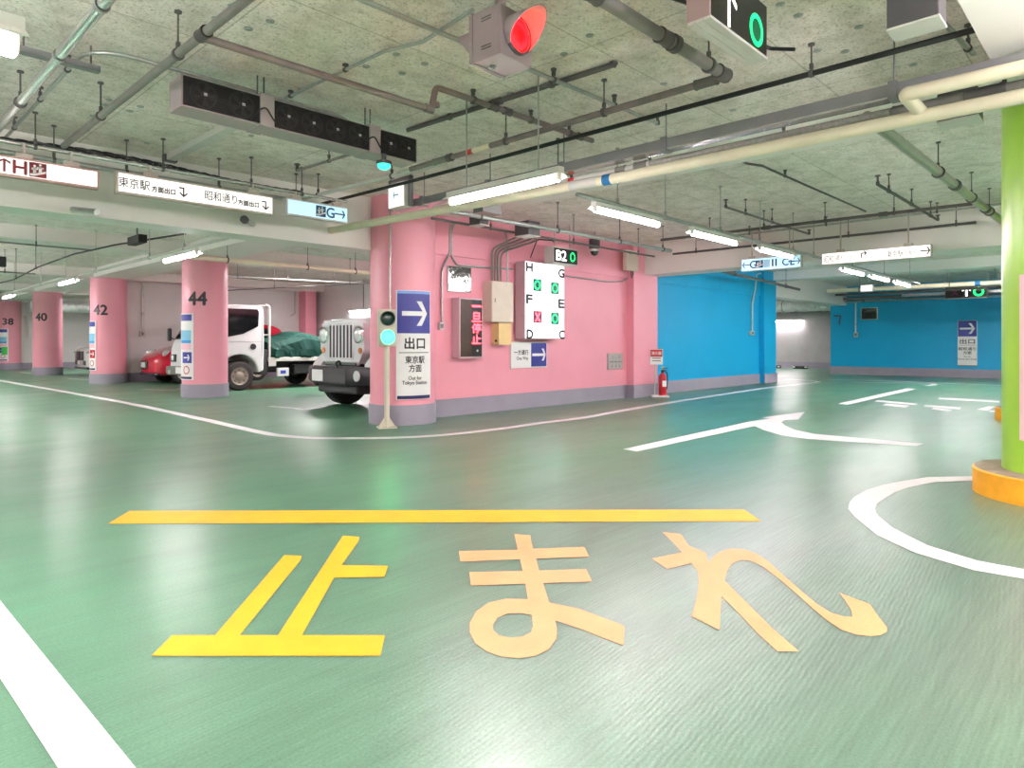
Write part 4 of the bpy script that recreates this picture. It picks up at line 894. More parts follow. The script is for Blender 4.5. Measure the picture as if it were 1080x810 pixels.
# lit map board
tP, w, h, y = wallbox('map_board', 'glowing white wall board lettered H, G, F, E, D and C', 'board', 553.5, 595, 277.5, 357.5, .22, mat('pink_grey_case', (196, 170, 178), .45, vary=.03), WY-.037)
MB().bbox((-w/2+.012, y-.006, .012), (w/2-.012, y+.002, h-.012)).build('lit_face', M_MAPLIT, tP)
for ch, fx, fz in (('H', -.40, .92), ('G', .41, .89), ('F', -.40, .51), ('E', .41, .48), ('D', -.39, .06), ('C', .42, .06)):
    letters(ch, fx*w, fz*h, .145, M_INK, tP, y-.009, w=.15, bold=.010)
for fx, fz, on in ((-.21, .70, 'O'), (.24, .68, 'O'), (-.2, .285, 'X'), (.24, .275, 'O')):
    sq = .10
    MB().bbox((fx*w-sq, y-.012, fz*h-sq), (fx*w+sq, y-.006, fz*h+sq)).build('lane_indicator', M_TEAL if on == 'O' else M_MAGENTA, tP)
    if on == 'O': ring_shape(fx*w, fz*h, .052, .080, y-.012, M_LEDGREEN, tP, 'green_ring', sx=.95)
    else:
        for s_ in (-1, 1):
            c_, q_ = math.cos(R(52)), math.sin(R(52))*s_; L_, W_ = .095, .015
            flat([(fx*w+L_*c_-W_*q_, fz*h+L_*q_+W_*c_), (fx*w-L_*c_-W_*q_, fz*h-L_*q_+W_*c_), (fx*w-L_*c_+W_*q_, fz*h-L_*q_-W_*c_), (fx*w+L_*c_+W_*q_, fz*h+L_*q_-W_*c_)], M_LEDRED, tP, y-.012, 'red_cross')
flat([(.02*w, .80*h), (.05*w, .80*h), (.05*w, .815*h), (.02*w, .815*h)], mat('orange_dot', (240, 170, 110), .5, vary=0), tP, y-.006, 'position_mark', .001)
flat([(.1*w, .1*h), (.34*w, .1*h), (.34*w, .2*h), (.1*w, .2*h)], mat('pale_map_patch', (214, 232, 250), .5, emit=1.2, vary=0), tP, y-.006, 'map_patch', .001)
MB().bbox((-w*.4, 0, .1), (w*.4, .037, h*.8)).build('wall_mount', M_DARKBOX, tP)
# one way plate
tW, w, h, y = wallbox('one_way_sign', 'white and navy one way plate with a white arrow', 'sign', 539, 577, 360.5, 388, .03, M_WHITE)
xs = w*.04
flat([(xs, .02), (w/2-.02, .02), (w/2-.02, h-.02), (xs, h-.02)], M_NAVY, tW, y, 'navy_square', .002)
flat(arrow_pts((xs+w/2-.02)/2, h/2, w*.38, .045, .105), M_WHITE, tW, y-.003, 'arrow')
letters('一方通行', -w*.23, h*.60, .085, M_INK, tW, y-.002, w=w*.38, bold=.002); letters('One Way', -w*.2, h*.36, .075, M_INK, tW, y-.002, w=w*.32, bold=.001)
# grey plate with engraved marks
tV, w, h, y = wallbox('engraved_plate', 'small square grey metal plate low on the pink wall', 'plate', 641.5, 657, 372.5, 389.5, .03, mat('grey_metal_plate', (172, 164, 162), .45, .3, vary=.06))
for fx in (-.22, .24): letters('充' if fx < 0 else '満', fx*w, h*.76, h*.2, M_TEXTGREY, tV, y-.002)
flat([(-w*.42, h*.44), (w*.42, h*.44), (w*.42, h*.49), (-w*.42, h*.49)], M_TEXTGREY, tV, y, 'engraved_line', .001)
for fx in (-.25, 0, .25): MB().cyl((fx*w, y, h*.47), (fx*w, y-.004, h*.47), .018, 12).bbox((fx*w-.012, y-.002, h*.12), (fx*w+.012, y, h*.27)).build('engraved_mark', M_TEXTGREY, tV)
# B2 signal
x0, x1, z0, z1_ = rectY(584.5, 609.5, 262, 278.5, 6.9)
t2 = thing('lane_signal', 'small hanging box reading B2 with a green ring', 'signal', ((x0+x1)/2, 7.0, z0)); w, h = x1-x0, z1_-z0
MB().bevbox((-w/2-.01, -.09, -.01), (w/2+.01, .1, h+.01), .006).build('signal_case', M_GREYLT, t2)
MB().bbox((-w/2+.008, -.096, .012), (w/2-.008, -.08, h-.012)).build('display_face', M_SCREEN, t2)
letters('B2', -w*.2, h*.5, h*.62, M_LEDWHITE, t2, -.099, w=w*.42, bold=.003, name='white_characters')
ring_shape(w*.28, h*.5, .055, .078, -.096, M_LEDGREEN, t2, 'green_ring', sx=.85)
MB().tube([(-w*.3, 0, h), (-w*.3, 0, h+.12), (-w*.62, .2, h+.14), (-w*.62, .35, h-.15)], .009, 8, .06).build('cable', M_BLACK, t2, True)
for fx in (-.3, .35): MB().cyl((fx*w, 0, h), (fx*w, 0, CEIL-z0), .01, 8).build('hanger', M_STEEL, t2)
# dome camera
pc = at_y(627, 270, 7.2)
tC2 = thing('dome_camera', 'dark dome camera hanging before the pink wall', 'camera', (pc.x, 7.2, pc.z))
MB().lathe([(0, 0), (.05, .02), (.075, .075), (.075, .09)], seg=24).build('dome', M_CARGLASS, tC2, True)
MB().lathe([(.08, .08), (.082, .13), (.1, .14), (.1, .30), (0, .30)], seg=24).build('camera_housing', M_DARKBOX, tC2, True)
MB().lathe([(.083, .082), (.083, .125)], seg=24).build('pale_collar', M_GREYLT, tC2, True)
MB().cyl((0, 0, .3), (0, 0, CEIL-pc.z), .02, 10).build('mount', M_STEEL, tC2)
# beige box at the column
tB3, w, h, y = wallbox('electrical_enclosure', 'narrow beige box high beside the pink column', 'electrical box', 661, 673, 264, 285.5, .09, M_BOXBEIGE, 7.419)
MB().bevbox((-w/2+.006, y-.006, .006), (w/2-.006, y+.002, h-.006), .003).build('door', M_BOXBEIGE, tB3)
MB().cyl((-w*.2, y-.006, h*.8), (-w*.2, y-.014, h*.8), .014, 12).build('lock', M_GREYDUCT, tB3, True)
MB().tube([(0, y+.03, 0), (0, y+.03, -.1), (.03, y+.03, -.14)], .012, 8).tube([(.06, y+.03, 0), (.06, y+.03, -.09)], .012, 8).build('cable_tail', M_DARKBOX, tB3, True)
# conduits on the wall
def wallpts(px, Y=WY-.03): return [at_y(x, y, Y) for x, y in px]
run('wall_conduit', 'long thin grey conduit across the pink wall to the narrow beige box', 'pipe', wallpts([(597, 291), (640, 297), (656, 297), (664, 292), (664, 286)]), .014, M_STEEL, bend=.1)
b_ = run('wall_conduit', 'grey conduit bending down the pink wall to a switch box', 'pipe', wallpts([(478, 235), (474, 240), (474, 266), (466, 286), (466, 340)]), .017, M_STEEL, bend=.12)
run('wall_conduit', 'grey conduit turning along the pink wall above the mirror', 'pipe', wallpts([(480, 235), (476, 243), (476, 270), (482, 280), (541, 284)]), .016, M_STEEL, bend=.12)
for k, x in enumerate((519, 522, 525, 528)):
    run('wall_conduit', ['outermost', 'second', 'third', 'innermost'][k]+' of four bent conduits dropping into the pale enclosure', 'pipe', [at_y(x, 297, WY-.1), at_y(x, 262, WY-.1)+V(0, 0, -.02*k), at_y(x, 262, WY-.1)+V(.22+.12, -.5, .26-.05*k), V(6.85, 6.4, 2.72)], .017, M_PIPE, bend=.16)
run('wall_conduit', 'single thin conduit dropping behind the pale enclosure', 'pipe', [at_y(535, 298, WY-.1), at_y(535, 254, WY-.1), at_y(533, 244, WY-.3)], .014, M_STEEL, bend=.08)
s_, w, h, y = wallbox('switch_box', 'small pale switch box at the foot of the wall conduit', 'switch', 463.5, 468.5, 340, 348, .05, M_GREYLT)
MB().bevbox((-w*.3, y-.008, h*.25), (w*.3, y, h*.8), .002).build('rocker', M_GREYDUCT, s_)
s_ = run('wall_conduit', 'thin conduit dropping down the pink corner pillar', 'pipe', [V(5.283, 7.298, 2.95), V(5.283, 7.298, 1.55)], .012, M_STEEL, collars=((.4, .04, 1.3, M_STEEL),))

# ================================================================ CURVED PANELS ON THE ROUND PILLARS
def facing(c): return math.atan2(-c[1], -c[0])
def zline(py, d): return CAMZ+(HOR-py)/FPX*d
CP = (5.68, 7.55); rP = .452
tX = thing('exit_sign', 'tall curved exit panel with a white arrow wrapped on the pink corner pillar', 'sign', (CP[0], CP[1], 0))
th = facing(CP); aL, aR = th+R(-9), th+R(50); dS_ = 8.86
zz = [zline(v, dS_) for v in (421.5, 417.5, 351.5, 309.5, 306.5)]
MB().arc(rP, aL-.03, aR+.03, zz[0], zz[4]+.005, .022, 24).build('panel', M_WHITE, tX)
MB().arc(rP+.022, aL, aR, zz[0]+.006, zz[1], .003, 24).build('bottom_strip', M_NAVYDK, tX)
MB().arc(rP+.022, aL, aR, zz[2], zz[3], .003, 24).build('navy_field', M_NAVY, tX)
MB().arc(rP+.022, aL, aR, zz[3], zz[4], .003, 24).build('top_strip', M_SKY, tX)
rb = rP+.0262; am = (aL+aR)/2; Wp = (aR-aL)*rb
def wrap(mb_pts, m, par, rad, a0, name):
    """a flat (x, z) outline cut into narrow strips so that it follows the pillar"""
    from mathutils.geometry import intersect_line_line_2d
    bm = bmesh.new(); vs = [bm.verts.new((x, 0, z)) for x, z in mb_pts]
    for t in tessellate_polygon([[Vector((x, z, 0)) for x, z in mb_pts]]):
        try: bm.faces.new([vs[i] for i in t])
        except ValueError: pass
    xs = [p[0] for p in mb_pts]; n = 10
    for k in range(1, n):
        x = min(xs)+(max(xs)-min(xs))*k/n
        bmesh.ops.bisect_plane(bm, geom=bm.verts[:]+bm.edges[:]+bm.faces[:], plane_co=(x, 0, 0), plane_no=(1, 0, 0))
    for v in bm.verts: v.co = (rad*math.cos(a0+v.co.x/rad), rad*math.sin(a0+v.co.x/rad), v.co.z)
    me = bpy.data.meshes.new(name); bm.to_mesh(me); bm.free(); me.materials.append(m)
    o = bpy.data.objects.new(name, me); COL.objects.link(o); o.parent = par; return o
zm = (zz[2]+zz[3])/2
wrap(arrow_pts(0, zm, Wp*.74, .062, .165), M_WHITE, tX, rb+.001, am, 'arrow')
letters('出口', 0, zline(362, dS_), .155, M_INK, tX, 0, w=.29, bend=(rb, am), bold=.004)
MB().arc(rP+.022, aL+.05, aR-.05, zline(372.3, dS_), zline(371.6, dS_), .003, 24).build('divider_line', M_INK, tX)
letters('東京駅', 0, zline(379.5, dS_), .10, M_INK, tX, 0, w=.275, bend=(rb, am), bold=.002)
letters('方面', 0, zline(388.5, dS_), .10, M_INK, tX, 0, w=.18, bend=(rb, am), bold=.002)
letters('Out for', 0, zline(398.8, dS_), .05, M_INK, tX, 0, w=.19, bend=(rb, am), bold=.001)
letters('Tokyo Station', 0, zline(404.3, dS_), .065, M_INK, tX, 0, w=.36, bend=(rb, am), bold=.001)

def guide(c, label, a0, a1, red):
    t = thing('guide_sign', label, 'sign', (c[0], c[1], 0)); rr = .4375; th = facing(c)
    A0, A1 = th+R(a0), th+R(a1); d = math.hypot(c[0], c[1])*.97
    def band_(z0, z1, m, name, f0=.06, f1=.94, k=1): MB().arc(rr+.012*1, A0+(A1-A0)*f0, A0+(A1-A0)*f1, z0, z1, .002*k, 10).build(name, m, t)
    z0, z1 = .38, 1.68
    MB().arc(rr, A0-.03, A1+.03, z0-.02, z1+.02, .012, 12).build('panel', M_WHITE, t)
    band_(z0, z0+.045, M_NAVYDK, 'bottom_strip'); band_(z1-.13, z1, M_NAVY, 'navy_header')
    band_(1.16, 1.36, mat('light_blue_panel', (130, 195, 225), .5, vary=.05), 'blue_map_panel', .1, .9); band_(1.10, 1.16, mat('mid_blue_panel', (50, 150, 215), .5, vary=0), 'blue_strip', .1, .9)
    band_(.97, 1.09, M_PINKSIGN, 'pink_map_panel', .1, .9)
    band_(.70, .92, M_RED if red else M_NAVY, 'arrow_square', .3, .94)
    rad = rr+.0155; ac = A0+(A1-A0)*.62; wrap(arrow_pts(0, .81, .17, .028, .06), M_WHITE, t, rad, ac, 'arrow')
    o = [( .085*math.cos(2*PI*k/24), .56+.085*math.sin(2*PI*k/24)) for k in range(24)]
    b = MB(); pts_o = [Vector((x, z, 0)) for x, z in o]; pts_i = [Vector((x*.76, .56+(z-.56)*.76, 0)) for x, z in o]
    vs = [b.bm.verts.new((rad*math.cos(ac+p.x/rad), rad*math.sin(ac+p.x/rad), p.y)) for p in pts_o+pts_i]
    for k in range(24): b.bm.faces.new((vs[k], vs[(k+1) % 24], vs[24+(k+1) % 24], vs[24+k]))
    b.build('prohibition_ring', M_RED, t)
    return t
guide((PX, PY[0]), 'narrow guide panel with a navy arrow on pillar 44', -82, -30, False)
guide((PX, PY[1]), 'narrow guide panel with a red arrow on pillar 42', -88, -42, True)
tq = guide((PX, PY[3]), 'guide panel on pillar 38 at the picture edge', -60, -2, False)
MB().arc(.4525, facing((PX, PY[3]))+R(-30), facing((PX, PY[3]))+R(-4), .62, .95, .003, 8).build('green_square', mat('green_sign_square', (60, 190, 80), .5, vary=0), tq)
# pale panel on the green pillar
tg = thing('pillar_sign', 'pale pink panel wrapped on the lime green pillar', 'sign', (GP[0], GP[1], 0)); th = facing(GP)
MB().arc(.4205, th+R(-43), th+R(18), .42, 1.58, .015, 20).build('panel', M_PINKSIGN, tg)

# ================================================================ SIGNAL POST
p_ = gnd(408, 451)
tL = thing('signal_post', 'two lamp signal on a cream post with its lower lamp glowing green', 'traffic signal', (p_.x, p_.y, 0), math.atan2(p_.y, p_.x)-PI/2+R(8))
MB().cyl((0, 0, 0), (0, 0, 1.12), .035, 20).build('post', M_POST, tL, True)
MB().bevbox((-.12, -.12, 0), (.12, .12, .015), .004).build('base_plate', M_POST, tL)
for a_ in range(4):
    c_, s_ = math.cos(a_*PI/2), math.sin(a_*PI/2); n_ = Vector((-s_, c_, 0))*.004
    MB().poly([Vector((.03*c_, .03*s_, .014))-n_, Vector((.11*c_, .11*s_, .014))-n_, Vector((.03*c_, .03*s_, .14))-n_], n_*2).build('gusset', M_POST, tL)
MB().bevbox((-.115, -.07, 1.06), (.115, .07, 1.54), .012).build('signal_head', M_POST, tL)
for nm, z, m in (('dark_lens', 1.42, M_DARKLENS), ('green_lens', 1.18, M_GREENLENS)):
    o = MB().lathe([(.096, 0), (.096, .05), (.088, .05), (.088, 0)], seg=32).build('lens_hood', M_DARKBOX if nm == 'dark_lens' else M_POST, tL, True); o.rotation_euler = (R(90), 0, 0); o.location = (0, -.068, z)
    o = MB().sphere((0, 0, 0), .087, (1, 1, .3), 32, 12).build(nm, m, tL, True); o.rotation_euler = (R(90), 0, 0); o.location = (0, -.07, z)

# ================================================================ FIRE EXTINGUISHER
p_ = gnd(696, 418.6)
tF2 = thing('extinguisher_stand', 'white stand with a red and white sign beside the fire extinguisher', 'stand', (p_.x, p_.y, 0), R(-50))
MB().bevbox((-.17, -.13, 0), (.17, .13, .035), .01).build('base', M_WHITE, tF2)
MB().cyl((-.09, .09, .03), (-.09, .09, .70), .014, 12).build('post', M_GREYLT, tF2, True)
MB().bevbox((-.19, .07, .66), (.07, .1, .98), .004).build('sign_plate', M_WHITE, tF2)
flat([(-.18, .82), (.06, .82), (.06, .97), (-.18, .97)], M_RED, tF2, .07, 'red_header', .002)
letters('消火器', -.06, .895, .07, M_WHITE, tF2, .066, w=.2, bold=.001)
for z in (.78, .73): flat([(-.15, z), (.03, z), (.03, z+.02), (-.15, z+.02)], M_TEXTGREY, tF2, .07, 'small_text_line', .001)
c2 = Matrix.Rotation(R(-50), 3, 'Z') @ Vector((.05, -.01, 0))
tFE = thing('fire_extinguisher', 'red fire extinguisher with a black lever at the edge of the blue wall', 'fire extinguisher', (p_.x+c2.x, p_.y+c2.y, .036), R(-50))
MB().lathe([(0, 0), (.075, 0), (.08, .02), (.08, .36), (.07, .41), (.04, .44), (.025, .455), (.025, .47), (0, .47)], seg=28).build('cylinder', M_RED, tFE, True)
MB().lathe([(.028, .465), (.03, .5), (.02, .52), (0, .52)], seg=16).build('valve', M_BLACK, tFE, True)
MB().bevbox((-.01, -.015, .51), (.10, .015, .522), .003).bevbox((-.01, -.015, .545), (.11, .015, .557), .003, 2).build('lever', M_BLACK, tFE)
MB().cyl((0, 0, .52), (.0, 0, .575), .012, 10).box((.01, 0, .575), (.05, .02, .025)).build('safety_pin', mat('yellow_pin', (240, 190, 60), .5), tFE)
MB().tube([(.03, .0, .5), (.1, .03, .46), (.105, .03, .3), (.09, .02, .12)], .012, 8, .05).build('hose', M_BLACK, tFE, True)
MB().lathe([(.0805, .18), (.0815, .18), (.0815, .3), (.0805, .3)], seg=20, a0=R(-100), a1=R(-10)).build('label_patch', M_WHITE, tFE)

# ================================================================ ON THE BLUE WALLS
YB_ = 7.66
run('wall_conduit', 'grey conduit bending down the near blue wall to a switch', 'pipe', [at_y(810, 287, YB_), at_y(798, 289, YB_), at_y(797, 303, YB_), at_y(793.5, 320, YB_), at_y(793.5, 350, YB_)], .02, M_GREYLT, bend=.1)
s_, w, h, y = wallbox('switch_box', 'small pale switch box on the near blue wall', 'switch', 791.5, 796, 349, 353.5, .05, M_GREYLT, 7.7)
MB().bevbox((-w*.3, y-.008, h*.25), (w*.3, y, h*.8), .002).build('rocker', M_GREYDUCT, s_)
XF = 25.3
def wallX(name, label, cat, px0, px1, yt, yb, depth, m, X=XF):
    a_, b_ = at_x(px0, yb, X-depth), at_x(px1, yb, X-depth); mid = (px0+px1)/2
    z0, z1_ = at_x(mid, yb, X-depth).z, at_x(mid, yt, X-depth).z; w = a_.y-b_.y
    t = thing(name, label, cat, (X-.001, (a_.y+b_.y)/2, z0), RX)
    MB().bevbox((-w/2, -depth, 0), (w/2, 0, z1_-z0), .006).build('case', m, t)
    return t, w, z1_-z0, -depth-.001
tx, w, h, y = wallX('exit_sign', 'upright exit panel with a navy arrow square on the far blue wall', 'sign', 1010, 1030.5, 338, 385.5, .05, M_WHITE)
flat([(-w/2+.012, h*.645), (w/2-.012, h*.645), (w/2-.012, h-.012), (-w/2+.012, h-.012)], M_NAVY, tx, y, 'navy_field', .002)
flat(arrow_pts(0, h*.82, w*.78, .06, .17), M_WHITE, tx, y-.003, 'arrow')
letters('出口', 0, h*.535, .15, M_INK, tx, y-.002, w=.40, bold=.003)
flat([(-w*.42, h*.445), (w*.42, h*.445), (w*.42, h*.452), (-w*.42, h*.452)], M_TEXTGREY, tx, y, 'divider_line', .001)
letters('昭和通り', 0, h*.37, .1, M_INK, tx, y-.002, w=.46, bold=.002); letters('方面', 0, h*.285, .1, M_INK, tx, y-.002, w=.22, bold=.002)
letters('Out for', 0, h*.2, .05, M_INK, tx, y-.002, w=.2); letters('Showa-dori Street', 0, h*.145, .06, M_INK, tx, y-.002, w=.5)
MB().bbox((-w/2, y-.004, -.02), (w/2, 0, .006)).build('bottom_edge', M_PIPEDARK, tx)
tx, w, h, y = wallX('wall_mirror', 'small square mirror on the far blue wall', 'mirror', 908, 925.5, 324.5, 337, .05, M_GREYLT)
MB().bevbox((-w/2+.02, y-.006, .02), (w/2-.02, y, h-.02), .003).build('mirror_sheet', M_MIRROR, tx)
run('wall_conduit', 'straight white conduit dropping down the far blue wall', 'pipe', [at_x(902.5, 319, XF-.04), at_x(902.5, 352, XF-.04)], .022, M_WHITE, collars=((.7, .08, 1.3, M_GREYLT),))
s_, w, h, y = wallX('switch_box', 'small switch box under the white conduit on the far blue wall', 'switch', 900.6, 904.4, 350.5, 355.5, .06, M_BOXBEIGE)
MB().bevbox((-w*.3, y-.008, h*.25), (w*.3, y, h*.8), .002).build('rocker', M_GREYDUCT, s_)
tk = thing('wall_bracket', 'little dark pipe bracket on the edge of the far blue wall', 'bracket', (25.28, 8.0, 1.8))
MB().tube([(0, .1, .28), (-.06, .1, .28), (-.06, -.12, .28), (-.06, -.06, .0), (0, -.06, 0)], .022, 8, .03).build('bent_pipe', M_PIPEDARK, tk, True)
# far signs under the ceiling
px_ = at_x(914.5, 304, 20.6)
tz, yf, w, h, c0 = signX('small blank lit box hanging under the far ceiling', 908, 921, 300.5, 307.5, (), M_SIGNLIT, M_GREYLT, 20.6)
MB().cyl((0, 0, h), (0, 0, CEIL-tz.location.z), .015, 8).build('hanger', M_STEEL, tz)
a_ = at_x(997, 308, 22.4); b2 = at_x(1042, 308, 22.4)
tz = thing('lane_signal', 'far dark signal strip with a white arrow and a green ring', 'signal', (22.4, (a_.y+b2.y)/2, 2.36), RX)
w = a_.y-b2.y
MB().bevbox((-w/2, -.08, 0), (w/2, .08, .36), .008).build('signal_case', M_GREYDUCT, tz)
MB().bbox((-w/2+.02, -.086, .02), (w/2-.02, -.07, .34)).build('display_face', M_SCREEN, tz)
flat(arrow_pts(w*.02, .18, .24, .05, .10, R(90)), M_LEDWHITE, tz, -.088, 'white_arrow')
ring_shape(w*.3, .18, .075, .13, -.088, M_LEDGREEN, tz, 'green_ring')
for s2 in (-1, 1):
    c_, q_ = math.cos(R(45)), s2*math.sin(R(45)); L_, W_ = .11, .014; cx = -w*.26
    flat([(cx+L_*c_-W_*q_, .18+L_*q_+W_*c_), (cx-L_*c_-W_*q_, .18-L_*q_+W_*c_), (cx-L_*c_+W_*q_, .18-L_*q_-W_*c_), (cx+L_*c_+W_*q_, .18+L_*q_-W_*c_)], M_MAGENTA, tz, -.088, 'unlit_cross')
for x in (-.5, .5): MB().cyl((x*w, 0, .36), (x*w, 0, CEIL-2.36), .012, 8).build('hanger', M_STEEL, tz)
# wheel stops before the grey end wall
w0 = thing('wheel_stop', 'dark parking wheel stop close to the blue pilaster, before the grey end wall', 'wheel stop', (29.2, 11.9, 0), RX)
MB().bevbox((-.3, -.08, 0), (.3, .08, .13), .03).build('block', M_PLASTIC, w0); MB().bbox((-.3, -.084, .05), (-.2, -.07, .1)).bbox((.2, -.084, .05), (.3, -.07, .1)).build('reflector', mat('pale_reflector', (220, 240, 220), .4, vary=0), w0)
dup(w0, (29.2, 10.75, 0), RX, 'dark parking wheel stop close to the far blue wall, before the grey end wall')

# ================================================================ VEHICLES (all nose towards the aisle, -x)
def wheel(par, x, y, r, w, rim=M_WHEEL, spokes=6, dish=.3):
    s = 1 if y > 0 else -1
    rot = Matrix.Rotation(R(-90*s), 4, 'X')
    def lay(o): o.rotation_euler = (R(-90*s), 0, 0); o.location = (x, y, r)
    ty = MB().lathe([(r*.62, -w/2), (r*.9, -w/2), (r, -w*.36), (r, w*.36), (r*.9, w/2), (r*.62, w/2)], seg=36, cap=False).build('wheel', M_TYRE, par, True); lay(ty)
    MB().lathe([(r*.62, w*.5), (r*.60, w*.5), (r*.55, w*.38), (r*.34, w*.34), (r*.26, w*.44), (r*.10, w*.46), (0.001, w*.46)], seg=28, cap=False).build('rim', rim, ty, True)
    b = MB()
    for k in range(spokes): a = 2*PI*k/spokes; b.cyl((r*.44*math.cos(a), r*.44*math.sin(a), w*.34), (r*.44*math.cos(a), r*.44*math.sin(a), w*.375), r*.055, 10)
    b.build('rim_holes', M_PLASTIC, ty)
    return ty
def subsurf(o, n=2):
    m = o.modifiers.new('smooth', 'SUBSURF'); m.levels = n; m.render_levels = n; return o
def small_car(name, label, loc, paint, st, wheels, wr, glass, front):
    t = thing(name, label, 'car', loc)
    rings = []
    st = [st[0], (st[0][0]+.015,)+tuple(st[0][1:])]+list(st[1:-1])+[(st[-1][0]-.015,)+tuple(st[-1][1:]), st[-1]]
    st[0] = (st[0][0], st[0][1]*.93, st[0][2]*.93, st[0][3]*.9, st[0][4]+.03, st[0][5]-.01, st[0][6]-.03)
    for x, hl, hb, hr, zb, zm_, zr in st:
        hp = [(hl*.9, zb), (hl, zb+.10), (hb, zb*.45+zm_*.55), (hb*.985, zm_), (hr, zr-.07 if zr-zm_ > .2 else (zr+zm_)/2), (hr*.84, zr)]
        rings.append([(x, y, z) for y, z in hp]+[(x, -y, z) for y, z in hp[::-1]])
    subsurf(MB().loft(rings).build('body', paint, t, True))
    for nm, quads in glass:
        b = MB()
        for q in quads:
            q = [Vector(p) for p in q]; n = (q[1]-q[0]).cross(q[2]-q[0]).normalized()
            b.poly(q, n*.012)
        b.build(nm, M_CARGLASS, t)
    for x, y in wheels: wheel(t, x, y, wr, .19)
    front(t)
    return t
def kei_front(t):
    MB().bevbox((-.035, -.05, .40), (.03, .42, .62), .02).build('grille', M_PLASTIC, t)
    MB().bevbox((-.055, .06, .44), (-.03, .36, .58), .008).build('number_plate', M_PLATE, t)
    MB().bevbox((-.01, -.6, .22), (.12, .6, .30), .03).build('lower_lip', M_PLASTIC, t)
    for s in (1, -1):
        o = MB().sphere((0, 0, 0), .14, (1.15, .42, .62), 20, 12).build('headlight', M_LAMPGLASS, t, True); o.location = (.30, s*.60, .84); o.rotation_euler = (0, R(-22), R(-26*s))
        MB().sphere((.12, s*.54, .45), .045, (.6, 1, 1), 14, 8).build('fog_lamp', M_LAMPGLASS, t, True)
        MB().bevbox((1.0, s*.76, 1.0), (1.12, s*.92, 1.12), .03).build('mirror', M_CARRED, t)
kei = small_car('compact_car', 'red compact car parked between pillar 42 and the white truck', (6.2, 19.66, 0), M_CARRED, [
    (0.0, .56, .60, .56, .26, .58, .66), (.10, .66, .69, .60, .2, .72, .82), (.5, .71, .73, .64, .2, .90, .98), (.92, .72, .74, .66, .2, .98, 1.07),
    (1.0, .72, .74, .66, .2, .99, 1.12), (1.55, .73, .74, .60, .2, 1.0, 1.60), (1.95, .73, .74, .62, .2, 1.0, 1.70), (3.2, .73, .74, .62, .2, 1.02, 1.70), (3.6, .72, .73, .58, .22, 1.02, 1.60), (3.8, .66, .69, .56, .3, .95, 1.25)],
    [(.68, .66), (.68, -.66), (2.75, .66), (2.75, -.66)], .28,
    [('windscreen', [[(1.04, -.58, 1.10), (1.04, .58, 1.10), (1.55, .52, 1.55), (1.55, -.52, 1.55)]]),
     ('side_window', [[(1.25, s*.735, 1.06), (2.0, s*.735, 1.08), (2.0, s*.61, 1.54), (1.62, s*.61, 1.52)] for s in (1, -1)]),
     ('side_window', [[(2.08, s*.735, 1.08), (3.3, s*.735, 1.10), (3.15, s*.63, 1.54), (2.08, s*.63, 1.56)] for s in (1, -1)])], kei_front)
def saloon_front(t):
    for y0, y1 in ((.05, .42), (-.42, -.05)):
        MB().bevbox((-.03, y0, .50), (.06, y1, .82), .03).build('grille', M_PLASTIC, t)
        for k in range(4): MB().bbox((-.036, y0+.02, .54+.07*k), (-.028, y1-.02, .552+.07*k)).build('grille_bar', M_DARKBOX, t)
    MB().bevbox((-.05, -.17, .36), (-.03, .17, .48), .006).build('number_plate', M_PLATE, t)
    for s in (1, -1):
        o = MB().sphere((0, 0, 0), .17, (1.0, .6, .34), 20, 12).build('headlight', M_LAMPGLASS, t, True); o.location = (.14, s*.74, .80); o.rotation_euler = (0, R(-10), R(-30*s))
        MB().bevbox((-.01, s*.5-.16, .34), (.1, s*.5+.16, .5), .02).build('air_intake', M_PLASTIC, t)
        MB().bevbox((1.35, s*.90, .98), (1.5, s*1.04, 1.1), .03).build('mirror', M_CARWHITE, t)
    MB().bevbox((0, -.8, .2), (.15, .8, .27), .03).build('lower_lip', M_PLASTIC, t)
small_car('saloon_car', 'white saloon car whose nose shows between pillars 40 and 42', (6.35, 26.95, 0), M_CARWHITE, [
    (0.0, .78, .82, .76, .26, .74, .88), (.10, .85, .88, .80, .2, .82, .95), (.5, .88, .90, .82, .2, .88, 1.02), (1.25, .89, .90, .82, .2, .92, 1.08), (1.35, .89, .90, .78, .2, .93, 1.10),
    (2.1, .89, .90, .64, .2, .94, 1.42), (2.6, .89, .90, .62, .2, .95, 1.47), (3.3, .89, .90, .62, .2, .96, 1.42), (3.95, .88, .88, .70, .22, .98, 1.12), (4.4, .85, .86, .72, .25, .95, 1.06), (4.55, .76, .80, .70, .32, .85, .96)],
    [(.85, .78), (.85, -.78), (3.6, .78), (3.6, -.78)], .32,
    [('windscreen', [[(1.42, -.68, 1.10), (1.42, .68, 1.10), (2.08, .56, 1.40), (2.08, -.56, 1.40)]]),
     ('side_window', [[(1.75, s*.885, 1.0), (3.5, s*.885, 1.02), (3.2, s*.655, 1.36), (2.15, s*.655, 1.36)] for s in (1, -1)])], saloon_front)

